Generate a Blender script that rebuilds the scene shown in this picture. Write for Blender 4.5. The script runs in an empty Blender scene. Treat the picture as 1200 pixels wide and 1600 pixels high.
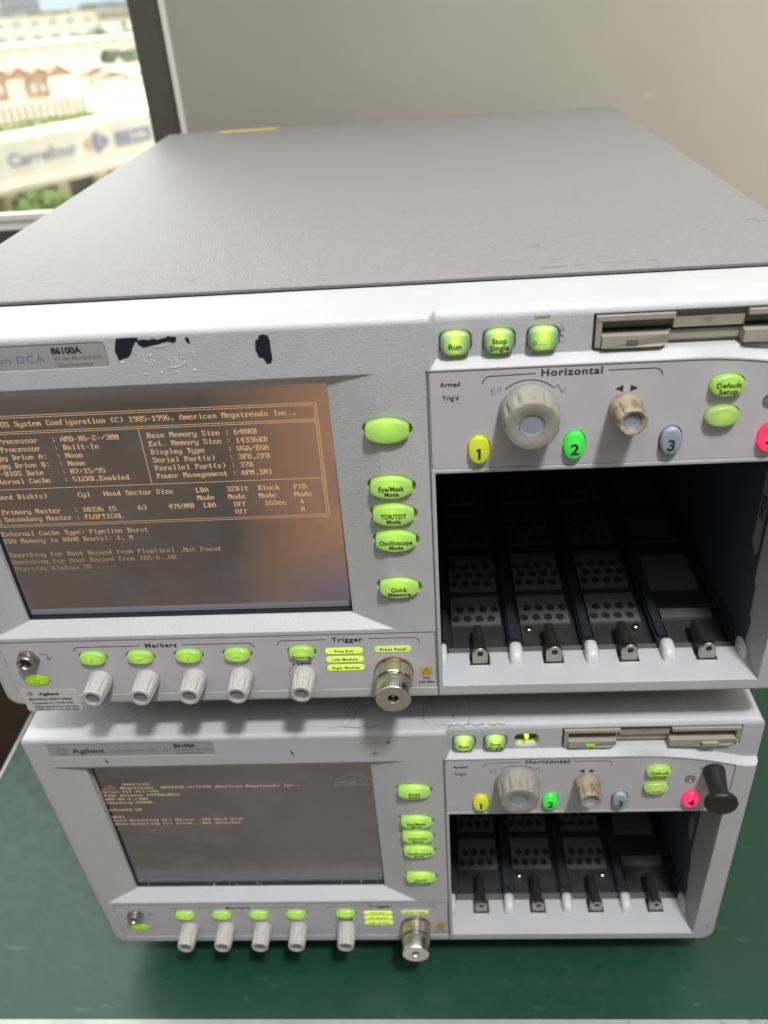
import bpy, bmesh, math, random
from math import sin, cos, pi, radians
from mathutils import Vector, Matrix

random.seed(7)
S = bpy.context.scene
COL = S.collection
MM = 0.001

# ------------------------------------------------------------------ camera
cd = bpy.data.cameras.new("camera")
cam = bpy.data.objects.new("camera", cd)
COL.objects.link(cam)
R = ((0.99750065, 0.03026209, -0.06384878),
     (-0.03691597, -0.54728922, -0.83612901),
     (-0.06024676, 0.83639627, -0.5448042))
m = Matrix.Identity(4)
for i in range(3):
    m[i][0] = R[0][i]; m[i][1] = -R[1][i]; m[i][2] = -R[2][i]
m[0][3], m[1][3], m[2][3] = 0.24136, -0.32285, 0.57747
cam.matrix_world = m
cd.sensor_fit = 'HORIZONTAL'; cd.sensor_width = 36.0; cd.lens = 36.0 * 1280.074 / 1200.0
cd.clip_start = 0.01; cd.clip_end = 12000.0
cd.dof.use_dof = True; cd.dof.focus_distance = 0.405; cd.dof.aperture_fstop = 11.0
S.camera = cam

# ------------------------------------------------------------------ world + exposure
W = bpy.data.worlds.new("World"); S.world = W; W.use_nodes = True
bg = W.node_tree.nodes["Background"]
bg.inputs[0].default_value = (0.95, 0.97, 1.0, 1); bg.inputs[1].default_value = 0.10
S.view_settings.view_transform = 'Standard'; S.view_settings.look = 'None'
S.view_settings.exposure = 0.0; S.view_settings.gamma = 1.0; S.view_settings.use_curve_mapping = False

# ------------------------------------------------------------------ lamps
def area(name, loc, target, size, power, color, shape='DISK', size_y=None, spread=None):
    l = bpy.data.lights.new(name, 'AREA'); l.shape = shape; l.size = size
    if size_y: l.size_y = size_y
    l.energy = power; l.color = color
    if spread: l.spread = spread
    o = bpy.data.objects.new(name, l); COL.objects.link(o)
    o.location = loc
    o.rotation_euler = (Vector(target) - Vector(loc)).to_track_quat('-Z', 'Y').to_euler()
    return o
area("ceiling_lamp", (0.62, -0.72, 2.0), (0.22, 0.0, 0.25), 0.20, 33.0, (0.985, 0.99, 1.0))
area("ceiling_fill_light", (0.35, -0.75, 2.46), (0.35, -0.75, 0.0), 2.8, 43.0, (0.985, 0.99, 1.0), 'RECTANGLE', 2.4)  # added broad fill for soft ambient light, standing in for ceiling tubes
area("wall_fill_light", (1.5, -0.6, 1.25), (1.0, 0.6, 0.6), 0.5, 5.5, (1.0, 0.945, 0.86), 'DISK', spread=radians(58))  # added unseen lamp, aimed to brighten the wall towards the right
area("outdoor_daylight", (20.0, 90.0, 420.0), (-130.0, 330.0, 0.0), 420.0, 2.6e6, (1.0, 0.96, 0.87), 'SQUARE', spread=radians(84))

# ------------------------------------------------------------------ materials
def mat(name):
    mm = bpy.data.materials.new(name); mm.use_nodes = True
    nt = mm.node_tree
    return mm, nt, nt.nodes, nt.links, nt.nodes["Principled BSDF"]
def setin(b, **k):
    for a, v in k.items():
        b.inputs[a.replace('_', ' ')].default_value = v
def c4(c): return (c[0], c[1], c[2], 1.0)
def noise(N, L, coord, scale, detail=4, rough=.6):
    n = N.new("ShaderNodeTexNoise"); n.inputs["Scale"].default_value = scale
    n.inputs["Detail"].default_value = detail; n.inputs["Roughness"].default_value = rough
    L.new(coord, n.inputs["Vector"]); return n
def ramp(N, L, fac, stops):
    r = N.new("ShaderNodeValToRGB"); L.new(fac, r.inputs[0])
    e = r.color_ramp.elements
    while len(e) < len(stops): e.new(0.5)
    for el, (p, c) in zip(e, stops): el.position = p; el.color = c4(c)
    return r
def mixc(N, L, fac, a, b, mode='MIX'):
    x = N.new("ShaderNodeMix"); x.data_type = 'RGBA'; x.blend_type = mode
    for s, v in ((0, fac), (6, a), (7, b)):
        if hasattr(v, 'links'): L.new(v, x.inputs[s])
        elif s == 0: x.inputs[0].default_value = v
        else: x.inputs[s].default_value = c4(v)
    return x.outputs[2]

def plain(name, col, rough=.5, metal=0.0, spec=.5, var=0.0, vscale=60, bump=0.0, bscale=400, bevel=0.0, dirt=None, dirt_scale=25, dirt_at=(.58, .72), coat=0.0):
    mm, nt, N, L, b = mat(name)
    setin(b, Roughness=rough, Metallic=metal)
    b.inputs["Specular IOR Level"].default_value = spec
    b.inputs["Coat Weight"].default_value = coat
    tc = N.new("ShaderNodeTexCoord"); co = tc.outputs["Object"]
    base = None
    if var > 0:
        n = noise(N, L, co, vscale, 6)
        base = ramp(N, L, n.outputs["Fac"], ((.3, [x * (1 - var) for x in col]), (.7, [min(1, x * (1 + var)) for x in col]))).outputs[0]
    if dirt:
        n = noise(N, L, co, dirt_scale, 8, .7)
        f = ramp(N, L, n.outputs["Fac"], ((dirt_at[0], (0, 0, 0)), (dirt_at[1], (1, 1, 1))))
        base = mixc(N, L, f.outputs[0], base if base else col, dirt)
    if base: L.new(base, b.inputs["Base Color"])
    else: b.inputs["Base Color"].default_value = c4(col)
    nrm = None
    if bevel > 0:
        bv = N.new("ShaderNodeBevel"); bv.samples = 6; bv.inputs["Radius"].default_value = bevel; nrm = bv.outputs[0]
    if bump > 0:
        n = noise(N, L, co, bscale, 3, .55)
        bp = N.new("ShaderNodeBump"); bp.inputs["Strength"].default_value = bump; bp.inputs["Distance"].default_value = .00045
        L.new(n.outputs["Fac"], bp.inputs["Height"])
        if nrm: L.new(nrm, bp.inputs["Normal"])
        nrm = bp.outputs[0]
    if nrm: L.new(nrm, b.inputs["Normal"])
    return mm

M = {}
M['bezel'] = plain("bezel_plastic", (.475, .475, .48), .5, var=.035, vscale=35, bump=.5, bscale=900, bevel=.0011, dirt=(.41, .395, .36), dirt_scale=45, dirt_at=(.66, .82))
M['cover'] = plain("textured_grey_paint", (.235, .229, .221), .42, var=.07, vscale=420, bump=1.0, bscale=1100, bevel=.0015, dirt=(.205, .195, .18), dirt_scale=60, dirt_at=(.66, .80))
M['plate'] = plain("panel_overlay_grey", (.50, .483, .497), .42, var=.03, vscale=50, bump=.08, bscale=1800)
M['tooth'] = plain("white_plastic", (.58, .58, .575), .35, var=.04)
M['knob'] = plain("knob_grey", (.45, .43, .415), .5, var=.06, vscale=120, bump=.1, bscale=900, bevel=.0005, dirt=(.36, .34, .31), dirt_scale=160, dirt_at=(.55, .75))
M['knob_worn'] = plain("knob_yellowed", (.30, .285, .245), .55, var=.14, vscale=150, bump=.25, bscale=700, bevel=.0005, dirt=(.23, .205, .155), dirt_scale=130, dirt_at=(.45, .7))
M['knob_dirty'] = plain("knob_brown_grime", (.34, .29, .205), .5, var=.12, vscale=200, bump=.3, bscale=600, bevel=.0004, dirt=(.15, .095, .045), dirt_scale=110, dirt_at=(.45, .62))
M['insert'] = plain("knob_insert_blue_grey", (.27, .285, .33), .5)
M['insert_dark'] = plain("knob_insert_grey", (.20, .20, .205), .6)
M['nickel'] = plain("nickel", (.62, .59, .54), .25, metal=1.0, var=.06, vscale=300)
M['nickel_dull'] = plain("dull_steel", (.42, .40, .37), .34, metal=1.0, var=.1, vscale=200)
M['brass'] = plain("brass", (.55, .40, .22), .3, metal=1.0)
M['hole'] = plain("dark_hole", (.012, .012, .012), .7)
M['black'] = plain("black_gasket", (.015, .015, .015), .55)
M['rubber'] = plain("black_rubber", (.012, .012, .012), .5, bump=.5, bscale=700, bevel=.0008)
M['print'] = plain("black_print", (.03, .03, .035), .6)
M['print_grey'] = plain("grey_print", (.13, .13, .14), .6)
M['print_blue'] = plain("blue_print", (.09, .15, .28), .6)
M['bareplastic'] = plain("black_under_paint", (.010, .012, .017), .45)
M['bay'] = plain("bay_black", (.020, .021, .024), .5, var=.2)
M['bay_wall'] = plain("bay_dark_blue_grey", (.075, .081, .098), .55, var=.1)
M['bay_metal'] = plain("bay_dark_sheet", (.125, .124, .122), .45, metal=.1, var=.15, vscale=90)
M['bay_apron'] = plain('bay_floor_apron', (.045, .044, .043), .35, metal=.2, var=.25)
M['metal_reflecting_dark'] = plain('metal_reflecting_dark', (.10, .098, .095), .3, metal=.75, var=.2, vscale=150)  # latch tubes: dark reflections in the metal put into its colour
M['label'] = plain("white_label", (.56, .555, .55), .4, var=.04, bump=.1, bscale=300)
M['silver'] = plain("silver_label", (.34, .335, .33), .4, var=.05)
M['tag'] = plain("grey_tag", (.34, .345, .35), .4)
M['yellow_tape'] = plain('yellow_tape', (.56, .48, .07), .5, var=.1)
M['yellow'] = plain("yellow_label", (.62, .40, .03), .45, var=.1, vscale=300)
M['floppy'] = plain("floppy_beige", (.335, .315, .25), .5, var=.04, bevel=.0004)
M['floppy_in'] = plain("floppy_beige_inner", (.25, .235, .185), .55)
M['ledoff'] = plain("led_off", (.13, .135, .14), .35)
M['ledge'] = M['bezel']
M['scuff'] = plain("scuff_mark", (.17, .165, .16), .7)
M['rust'] = plain("brown_scuff", (.13, .075, .05), .7)
M['residue'] = plain("peeled_paint", (.60, .595, .585), .45)
M['tape'] = plain("tape_residue", (.33, .29, .21), .6)

def lit_key(name, body, glow, hot, strength, sx, sz, hotz=0.0, dim=.35):
    """translucent key with a lamp behind it: brightest over the lamp"""
    mm, nt, N, L, b = mat(name)
    setin(b, Roughness=.28); b.inputs["Base Color"].default_value = c4(body)
    b.inputs["Coat Weight"].default_value = .3; b.inputs["Coat Roughness"].default_value = .15
    tc = N.new("ShaderNodeTexCoord")
    mp = N.new("ShaderNodeMapping"); mp.vector_type = 'POINT'
    mp.inputs["Scale"].default_value = (1 / sx, 0, 1 / sz); mp.inputs["Location"].default_value = (0, 0, -hotz / sz)
    L.new(tc.outputs["Object"], mp.inputs["Vector"])
    ln = N.new("ShaderNodeVectorMath"); ln.operation = 'LENGTH'; L.new(mp.outputs[0], ln.inputs[0])
    r = ramp(N, L, ln.outputs["Value"], ((0.0, hot), (.45, glow), (1.0, [x * dim for x in glow])))
    L.new(r.outputs[0], b.inputs["Emission Color"]); b.inputs["Emission Strength"].default_value = strength
    return mm
GB = (.17, .27, .11)
M['key_big'] = lit_key("lit_key_wide", GB, (.30, .56, .05), (.55, .92, .004), .80, .015, .0105, .0035, .5)
M['key_sq'] = lit_key("lit_key_square", (.17, .25, .20), (.36, .62, .006), (.80, 1.0, .001), 1.0, .0058, .0115, .0030, .05)
M['key_oval'] = lit_key("lit_key_oval", GB, (.30, .54, .03), (.50, .84, .006), .76, .010, .008, .001, .4)
M['key_dim'] = lit_key("lit_key_soft", (.20, .29, .13), (.24, .38, .06), (.50, .66, .01), .72, .012, .009, .001, .5)
M['key_power'] = lit_key("lit_key_power", (.16, .28, .02), (.25, .43, .006), (.42, .70, .004), .70, .010, .008, .001, .6)
M['key_yellow'] = lit_key("lit_key_yellow", (.3, .34, .04), (.46, .52, .008), (.60, .70, .005), .66, .009, .010, .003, .7)
M['key_green'] = lit_key("lit_key_green", (.05, .34, .07), (.02, .62, .03), (.06, .95, .05), .70, .009, .010, .003, .6)
M['key_red'] = lit_key("lit_key_red", (.45, .03, .09), (.95, .025, .10), (1.0, .07, .17), .85, .010, .011, .0, .75)
M['key_grey'] = plain("unlit_key_grey", (.30, .35, .38), .3, coat=.3)
M['led_bar'] = lit_key("led_bar_green", (.4, .5, .1), (.55, .78, .03), (.62, .88, .05), .82, .03, .03, 0, .9)
M['led_bar_dim'] = lit_key("led_bar_soft", (.4, .5, .15), (.42, .60, .07), (.48, .66, .08), .7, .03, .03, 0, .9)
M['led_on'] = lit_key("led_window_green", (.3, .5, .02), (.50, .80, .01), (.55, .9, .01), .9, .05, .05)
M['led_spot'] = lit_key("led_spot", (.5, .5, .02), (.80, .85, .01), (1, 1, .05), 1.3, .05, .05)
M['well'] = lit_key("key_well_green", (.015, .05, .01), (.01, .045, .004), (.03, .10, .006), .5, .012, .012)  # lamp light on the socket floor put into its own glow
M['well_rim'] = lit_key("key_well_rim_glow", (.3, .4, .2), (.3, .5, .1), (.4, .6, .12), .6, .02, .02)  # lit lower lip of the socket, its light painted as emission

def screen_mat(name, kind):
    mm, nt, N, L, b = mat(name)
    b.inputs["Base Color"].default_value = (.012, .012, .012, 1)
    setin(b, Roughness=.16 if kind else .13); b.inputs["IOR"].default_value = 1.5 if kind else 1.95
    tc = N.new("ShaderNodeTexCoord"); co = tc.outputs["Object"]
    sp = N.new("ShaderNodeSeparateXYZ"); L.new(co, sp.inputs[0])
    n1 = noise(N, L, co, 22, 3, .5); n2 = noise(N, L, co, 9, 2, .5); n3 = noise(N, L, co, 45, 4, .6)
    def addn(src, nz, amt):
        a = N.new("ShaderNodeMath"); a.operation = 'MULTIPLY_ADD'
        L.new(nz.outputs["Fac"], a.inputs[0]); a.inputs[1].default_value = amt; L.new(src, a.inputs[2]); return a.outputs[0]
    if kind:   # the washed-out brown LCD, with glare and reflections painted into its emission along right and lower edge
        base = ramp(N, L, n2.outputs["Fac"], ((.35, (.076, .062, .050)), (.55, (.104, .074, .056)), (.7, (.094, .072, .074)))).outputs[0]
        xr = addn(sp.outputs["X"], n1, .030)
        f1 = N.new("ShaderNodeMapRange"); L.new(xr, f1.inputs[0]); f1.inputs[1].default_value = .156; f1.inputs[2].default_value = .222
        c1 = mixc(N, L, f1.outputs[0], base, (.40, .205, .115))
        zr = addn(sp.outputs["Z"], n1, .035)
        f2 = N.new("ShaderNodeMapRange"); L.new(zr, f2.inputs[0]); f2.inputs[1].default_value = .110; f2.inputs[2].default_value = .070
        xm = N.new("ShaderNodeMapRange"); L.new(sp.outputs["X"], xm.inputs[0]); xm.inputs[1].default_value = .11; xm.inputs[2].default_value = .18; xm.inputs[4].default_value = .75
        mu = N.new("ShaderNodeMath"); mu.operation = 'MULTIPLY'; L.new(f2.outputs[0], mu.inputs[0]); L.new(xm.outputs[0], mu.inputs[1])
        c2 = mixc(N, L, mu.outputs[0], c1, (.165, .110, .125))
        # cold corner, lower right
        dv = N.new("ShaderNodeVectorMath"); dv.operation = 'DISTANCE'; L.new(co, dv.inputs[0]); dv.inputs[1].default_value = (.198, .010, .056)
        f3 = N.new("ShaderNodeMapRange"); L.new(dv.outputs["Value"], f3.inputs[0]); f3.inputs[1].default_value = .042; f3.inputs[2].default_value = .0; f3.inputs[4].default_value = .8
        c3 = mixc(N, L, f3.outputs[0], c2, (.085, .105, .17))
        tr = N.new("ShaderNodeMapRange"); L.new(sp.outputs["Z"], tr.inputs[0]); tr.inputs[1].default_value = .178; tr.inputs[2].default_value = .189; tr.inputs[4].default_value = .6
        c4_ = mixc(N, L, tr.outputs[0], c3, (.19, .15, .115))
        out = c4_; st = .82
    else:
        base = ramp(N, L, n2.outputs["Fac"], ((.38, (.026, .028, .025)), (.6, (.044, .041, .036)))).outputs[0]
        xr = addn(sp.outputs["X"], n1, .05)
        f1 = N.new("ShaderNodeMapRange"); L.new(xr, f1.inputs[0]); f1.inputs[1].default_value = .03; f1.inputs[2].default_value = .17
        out = mixc(N, L, f1.outputs[0], base, (.088, .078, .066)); st = .72  # grey room reflection, stronger to the right, painted into the emission
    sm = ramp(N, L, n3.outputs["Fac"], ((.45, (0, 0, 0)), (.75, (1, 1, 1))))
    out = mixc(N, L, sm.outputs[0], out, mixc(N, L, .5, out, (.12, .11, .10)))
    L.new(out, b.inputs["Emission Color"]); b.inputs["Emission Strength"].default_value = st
    rr = ramp(N, L, n3.outputs["Fac"], ((.3, (.07,) * 3), (.8, (.20,) * 3))); L.new(rr.outputs[0], b.inputs["Roughness"])
    return mm
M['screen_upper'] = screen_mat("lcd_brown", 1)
M['screen_lower'] = screen_mat("lcd_grey", 0)
def emit(name, col, s):
    mm, nt, N, L, b = mat(name); b.inputs["Base Color"].default_value = (.02, .02, .02, 1)
    b.inputs["Emission Color"].default_value = c4(col); b.inputs["Emission Strength"].default_value = s
    return mm
def bios_mat(name, a, c, s):
    mm, nt, N, L, b = mat(name); b.inputs["Base Color"].default_value = (.02, .02, .02, 1)
    tc = N.new("ShaderNodeTexCoord"); sp = N.new("ShaderNodeSeparateXYZ"); L.new(tc.outputs["Object"], sp.inputs[0])
    f = N.new("ShaderNodeMapRange"); L.new(sp.outputs["Z"], f.inputs[0]); f.inputs[1].default_value = .085; f.inputs[2].default_value = .125
    L.new(mixc(N, L, f.outputs[0], a, c), b.inputs["Emission Color"]); b.inputs["Emission Strength"].default_value = s
    return mm
M['bios'] = bios_mat("lcd_text_amber", (.20, .15, .09), (.62, .40, .20), .95)
M['bios_tan'] = emit("lcd_text_tan", (.46, .33, .21), .95)
M['bios_red'] = emit("lcd_logo_red", (.20, .10, .06), .8)
M['bios_olive'] = emit("lcd_logo_olive", (.20, .19, .13), .8)
M['glass_edge'] = plain("lcd_glass_edge", (.25, .265, .30), .25, spec=.6)

# green bench laminate with scratches
mm, nt, N, L, b = mat("green_bench_mat"); M['bench'] = mm
tc = N.new("ShaderNodeTexCoord"); co = tc.outputs["Object"]
n1 = noise(N, L, co, 6, 6, .6); n2 = noise(N, L, co, 70, 8, .75)
base = ramp(N, L, n1.outputs["Fac"], ((.3, (.006, .042, .021)), (.7, (.009, .056, .029)))).outputs[0]
mp = N.new("ShaderNodeMapping"); mp.inputs["Scale"].default_value = (9, 60, 1); mp.inputs["Rotation"].default_value = (0, 0, .6); L.new(co, mp.inputs[0])
n4 = noise(N, L, mp.outputs[0], 3.2, 5, .6)
scr = ramp(N, L, n4.outputs["Fac"], ((.66, (0, 0, 0)), (.74, (1, 1, 1))))
sc2 = ramp(N, L, n2.outputs["Fac"], ((.63, (0, 0, 0)), (.78, (1, 1, 1))))
base = mixc(N, L, scr.outputs[0], base, (.06, .14, .10))
base = mixc(N, L, sc2.outputs[0], base, (.055, .14, .10))
L.new(base, b.inputs["Base Color"])
rr = ramp(N, L, n2.outputs["Fac"], ((.3, (.30,) * 3), (.75, (.50,) * 3))); L.new(rr.outputs[0], b.inputs["Roughness"])
M['trim'] = plain("aluminium_trim", (.42, .41, .38), .45, metal=.3, var=.15, vscale=30, dirt=(.2, .18, .14), dirt_scale=60)
M['wall'] = plain("cream_wall", (.275, .255, .217), .75, var=.04, vscale=5, bump=.1, bscale=120, dirt=(.42, .39, .33), dirt_scale=14, dirt_at=(.68, .80))
M['wall_edge'] = plain("pale_edge_strip", (.62, .59, .53), .5)
M['jamb'] = plain("bronze_aluminium", (.075, .065, .050), .5, var=.08)
M['sill'] = plain("pale_sill", (.70, .68, .62), .5)
M['ceiling'] = plain('ceiling_paint', (.30, .30, .29), .8)
M['brown'] = plain("dark_brown_wood", (.045, .024, .011), .5, var=.5, vscale=9)
M['floor'] = plain("room_floor", (.22, .205, .18), .5, var=.2, vscale=5)
M['steel'] = plain("painted_leg", (.3, .3, .3), .4)

# pane
mm, nt, N, L, b = mat("window_glass"); M['pane'] = mm
N.remove(b); o = N["Material Output"]
tr = N.new("ShaderNodeBsdfTransparent"); tr.inputs[0].default_value = (.97, .98, .97, 1)
gl = N.new("ShaderNodeBsdfGlossy"); gl.inputs["Roughness"].default_value = .03
lw_ = N.new("ShaderNodeLayerWeight"); lw_.inputs[0].default_value = .5
pw = N.new("ShaderNodeMath"); pw.operation = "POWER"; L.new(lw_.outputs["Facing"], pw.inputs[0]); pw.inputs[1].default_value = 5
fr = N.new("ShaderNodeMath"); fr.operation = "MULTIPLY_ADD"; L.new(pw.outputs[0], fr.inputs[0]); fr.inputs[1].default_value = .9; fr.inputs[2].default_value = .03
mx = N.new("ShaderNodeMixShader"); L.new(fr.outputs[0], mx.inputs[0]); L.new(tr.outputs[0], mx.inputs[1]); L.new(gl.outputs[0], mx.inputs[2]); L.new(mx.outputs[0], o.inputs[0])

# ------------------------------------------------------------------ mesh helpers
def link(name, me, material=None, parent=None, loc=(0, 0, 0)):
    o = bpy.data.objects.new(name, me); COL.objects.link(o)
    if material and not me.materials: me.materials.append(material)
    if parent: o.parent = parent
    o.location = loc
    return o
def to_mesh(bm, name, smooth=40):
    me = bpy.data.meshes.new(name)
    bmesh.ops.recalc_face_normals(bm, faces=bm.faces[:])
    bm.to_mesh(me); bm.free()
    if smooth:
        for p in me.polygons: p.use_smooth = True
        me.set_sharp_from_angle(angle=radians(smooth))
    return me
def box(bm, x0, x1, y0, y1, z0, z1, mi=0):
    v = [bm.verts.new(p) for p in ((x0, y0, z0), (x1, y0, z0), (x1, y1, z0), (x0, y1, z0), (x0, y0, z1), (x1, y0, z1), (x1, y1, z1), (x0, y1, z1))]
    for f in ((0, 1, 2, 3), (4, 5, 6, 7), (0, 1, 5, 4), (1, 2, 6, 5), (2, 3, 7, 6), (3, 0, 4, 7)):
        bm.faces.new([v[i] for i in f]).material_index = mi
    return v
def loft(bm, rings, cap0=True, cap1=True, mi=0):
    vs = [[bm.verts.new(p) for p in r] for r in rings]
    n = len(rings[0])
    for a, b_ in zip(vs[:-1], vs[1:]):
        for i in range(n):
            j = (i + 1) % n
            bm.faces.new((a[i], a[j], b_[j], b_[i])).material_index = mi
    if cap0: bm.faces.new(vs[0][::-1]).material_index = mi
    if cap1: bm.faces.new(vs[-1]).material_index = mi
    return vs
def prism(bm, poly, y0, y1, mi=0):
    loft(bm, [[(x, y0, z) for x, z in poly], [(x, y1, z) for x, z in poly]], mi=mi)
def rrect(x0, x1, z0, z1, r, seg=6):
    if not isinstance(r, (list, tuple)): r = (r,) * 4       # BL BR TR TL
    pts = []
    for (cx, cz, a0, rr) in ((x0 + r[0], z0 + r[0], pi, r[0]), (x1 - r[1], z0 + r[1], 1.5 * pi, r[1]), (x1 - r[2], z1 - r[2], 0, r[2]), (x0 + r[3], z1 - r[3], .5 * pi, r[3])):
        for k in range(seg + 1):
            a = a0 + .5 * pi * k / seg
            pts.append((cx + rr * cos(a), cz + rr * sin(a)))
    return pts
def sell(hw, hh, n=2.0, seg=36, trunc=None):
    pts = []
    for k in range(seg):
        a = 2 * pi * k / seg
        c, s = cos(a), sin(a)
        x = hw * math.copysign(abs(c) ** (2 / n), c); z = hh * math.copysign(abs(s) ** (2 / n), s)
        if trunc: x = max(-trunc, min(trunc, x))
        pts.append((x, z))
    return pts
def lathe(bm, prof, seg=40, radial=None, mi=0, cap0=True, cap1=True):
    """profile of (r, y), axis y"""
    rings = []
    for r, y in prof:
        rings.append([((r * (radial(2 * pi * k / seg, y) if radial else 1)) * cos(2 * pi * k / seg), y, (r * (radial(2 * pi * k / seg, y) if radial else 1)) * sin(2 * pi * k / seg)) for k in range(seg)])
    loft(bm, rings, cap0, cap1, mi)
def tube(bm, pts, r, seg=6):
    rings = []
    for i, p in enumerate(pts):
        p = Vector(p); a = Vector(pts[max(0, i - 1)]); c = Vector(pts[min(len(pts) - 1, i + 1)])
        d = (c - a).normalized(); u = d.orthogonal().normalized(); w = d.cross(u)
        rings.append([tuple(p + r * (u * cos(2 * pi * k / seg) + w * sin(2 * pi * k / seg))) for k in range(seg)])
    loft(bm, rings)
def ribbon(bm, pts, w, y):
    """flat printed line on a panel facing -y"""
    P = [Vector((p[0], p[1])) for p in pts]
    L_, R_ = [], []
    for i, p in enumerate(P):
        d = (P[min(len(P) - 1, i + 1)] - P[max(0, i - 1)]).normalized(); nn = Vector((-d.y, d.x)) * w / 2
        L_.append(bm.verts.new((p.x + nn.x, y, p.y + nn.y))); R_.append(bm.verts.new((p.x - nn.x, y, p.y - nn.y)))
    for i in range(len(P) - 1): bm.faces.new((L_[i], R_[i], R_[i + 1], L_[i + 1]))
def arc(cx, cz, r, a0, a1, n=8, rz=None):
    rz = rz or r
    return [(cx + r * cos(radians(a0 + (a1 - a0) * k / n)), cz + rz * sin(radians(a0 + (a1 - a0) * k / n))) for k in range(n + 1)]
def poly(bm, pts, y, mi=0):
    bm.faces.new([bm.verts.new((x, y, z)) for x, z in pts]).material_index = mi
def boolean(me, cutter_bms):
    o = bpy.data.objects.new("tmp", me); COL.objects.link(o)
    cs = []
    for bm in cutter_bms:
        bmesh.ops.recalc_face_normals(bm, faces=bm.faces[:])
        cm = bpy.data.meshes.new("cut"); bm.to_mesh(cm); bm.free()
        co_ = bpy.data.objects.new("cut", cm); COL.objects.link(co_); cs.append(co_)
        md = o.modifiers.new("b", 'BOOLEAN'); md.operation = 'DIFFERENCE'; md.solver = 'EXACT'; md.object = co_
    dg = bpy.context.evaluated_depsgraph_get()
    res = bpy.data.meshes.new_from_object(o.evaluated_get(dg))
    for x in [o] + cs: bpy.data.objects.remove(x)
    for p in res.polygons: p.use_smooth = True
    res.set_sharp_from_angle(angle=radians(30))
    res.materials.clear()
    o = bpy.data.objects.new("tmp", res); COL.objects.link(o)
    wn = o.modifiers.new("w", 'WEIGHTED_NORMAL'); wn.mode = 'FACE_AREA'; wn.weight = 100; wn.keep_sharp = True
    out = bpy.data.meshes.new_from_object(o.evaluated_get(bpy.context.evaluated_depsgraph_get()))
    bpy.data.objects.remove(o); out.materials.clear()
    return out

# lettering ------------------------------------------------------------------
_tc = {}
def text_geo(s, size, bold=0.0, spacing=1.0, shear=0.0):
    key = (s, size, bold, spacing, shear)
    if key in _tc: return _tc[key]
    cu = bpy.data.curves.new("t", 'FONT'); cu.body = s; cu.size = size; cu.offset = bold * size; cu.space_character = spacing; cu.shear = shear
    cu.resolution_u = 3
    o = bpy.data.objects.new("t", cu); COL.objects.link(o)
    me = bpy.data.meshes.new_from_object(o.evaluated_get(bpy.context.evaluated_depsgraph_get()))
    vs = [(v.co.x, v.co.y) for v in me.vertices]; fs = [tuple(p.vertices) for p in me.polygons]
    bpy.data.objects.remove(o); bpy.data.curves.remove(cu); bpy.data.meshes.remove(me)
    _tc[key] = (vs, fs); return _tc[key]
def put_text(bm, s, x, z, cap, y, align='C', bold=.012, spacing=1.0, width=None, shear=0.0, mi=0, basis=None):
    """lettering of cap height `cap`; (x, z) = middle of the caps line"""
    vs, fs = text_geo(s, 1.0, bold, spacing, shear)
    if not vs: return
    k = cap / .73
    x0 = min(v[0] for v in vs); x1 = max(v[0] for v in vs)
    kx = k if width is None else width / (x1 - x0)
    off = {'C': -(x0 + x1) / 2, 'L': -x0, 'R': -x1}[align]
    if basis is None: nv = [bm.verts.new((x + (v[0] + off) * kx, y, z + v[1] * k - cap / 2)) for v in vs]
    else:
        o_, ex, ez = basis
        nv = [bm.verts.new(o_ + ex * (x + (v[0] + off) * kx) + ez * (z + v[1] * k - cap / 2)) for v in vs]
    for f in fs:
        try: bm.faces.new([nv[i] for i in f]).material_index = mi
        except ValueError: pass

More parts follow.
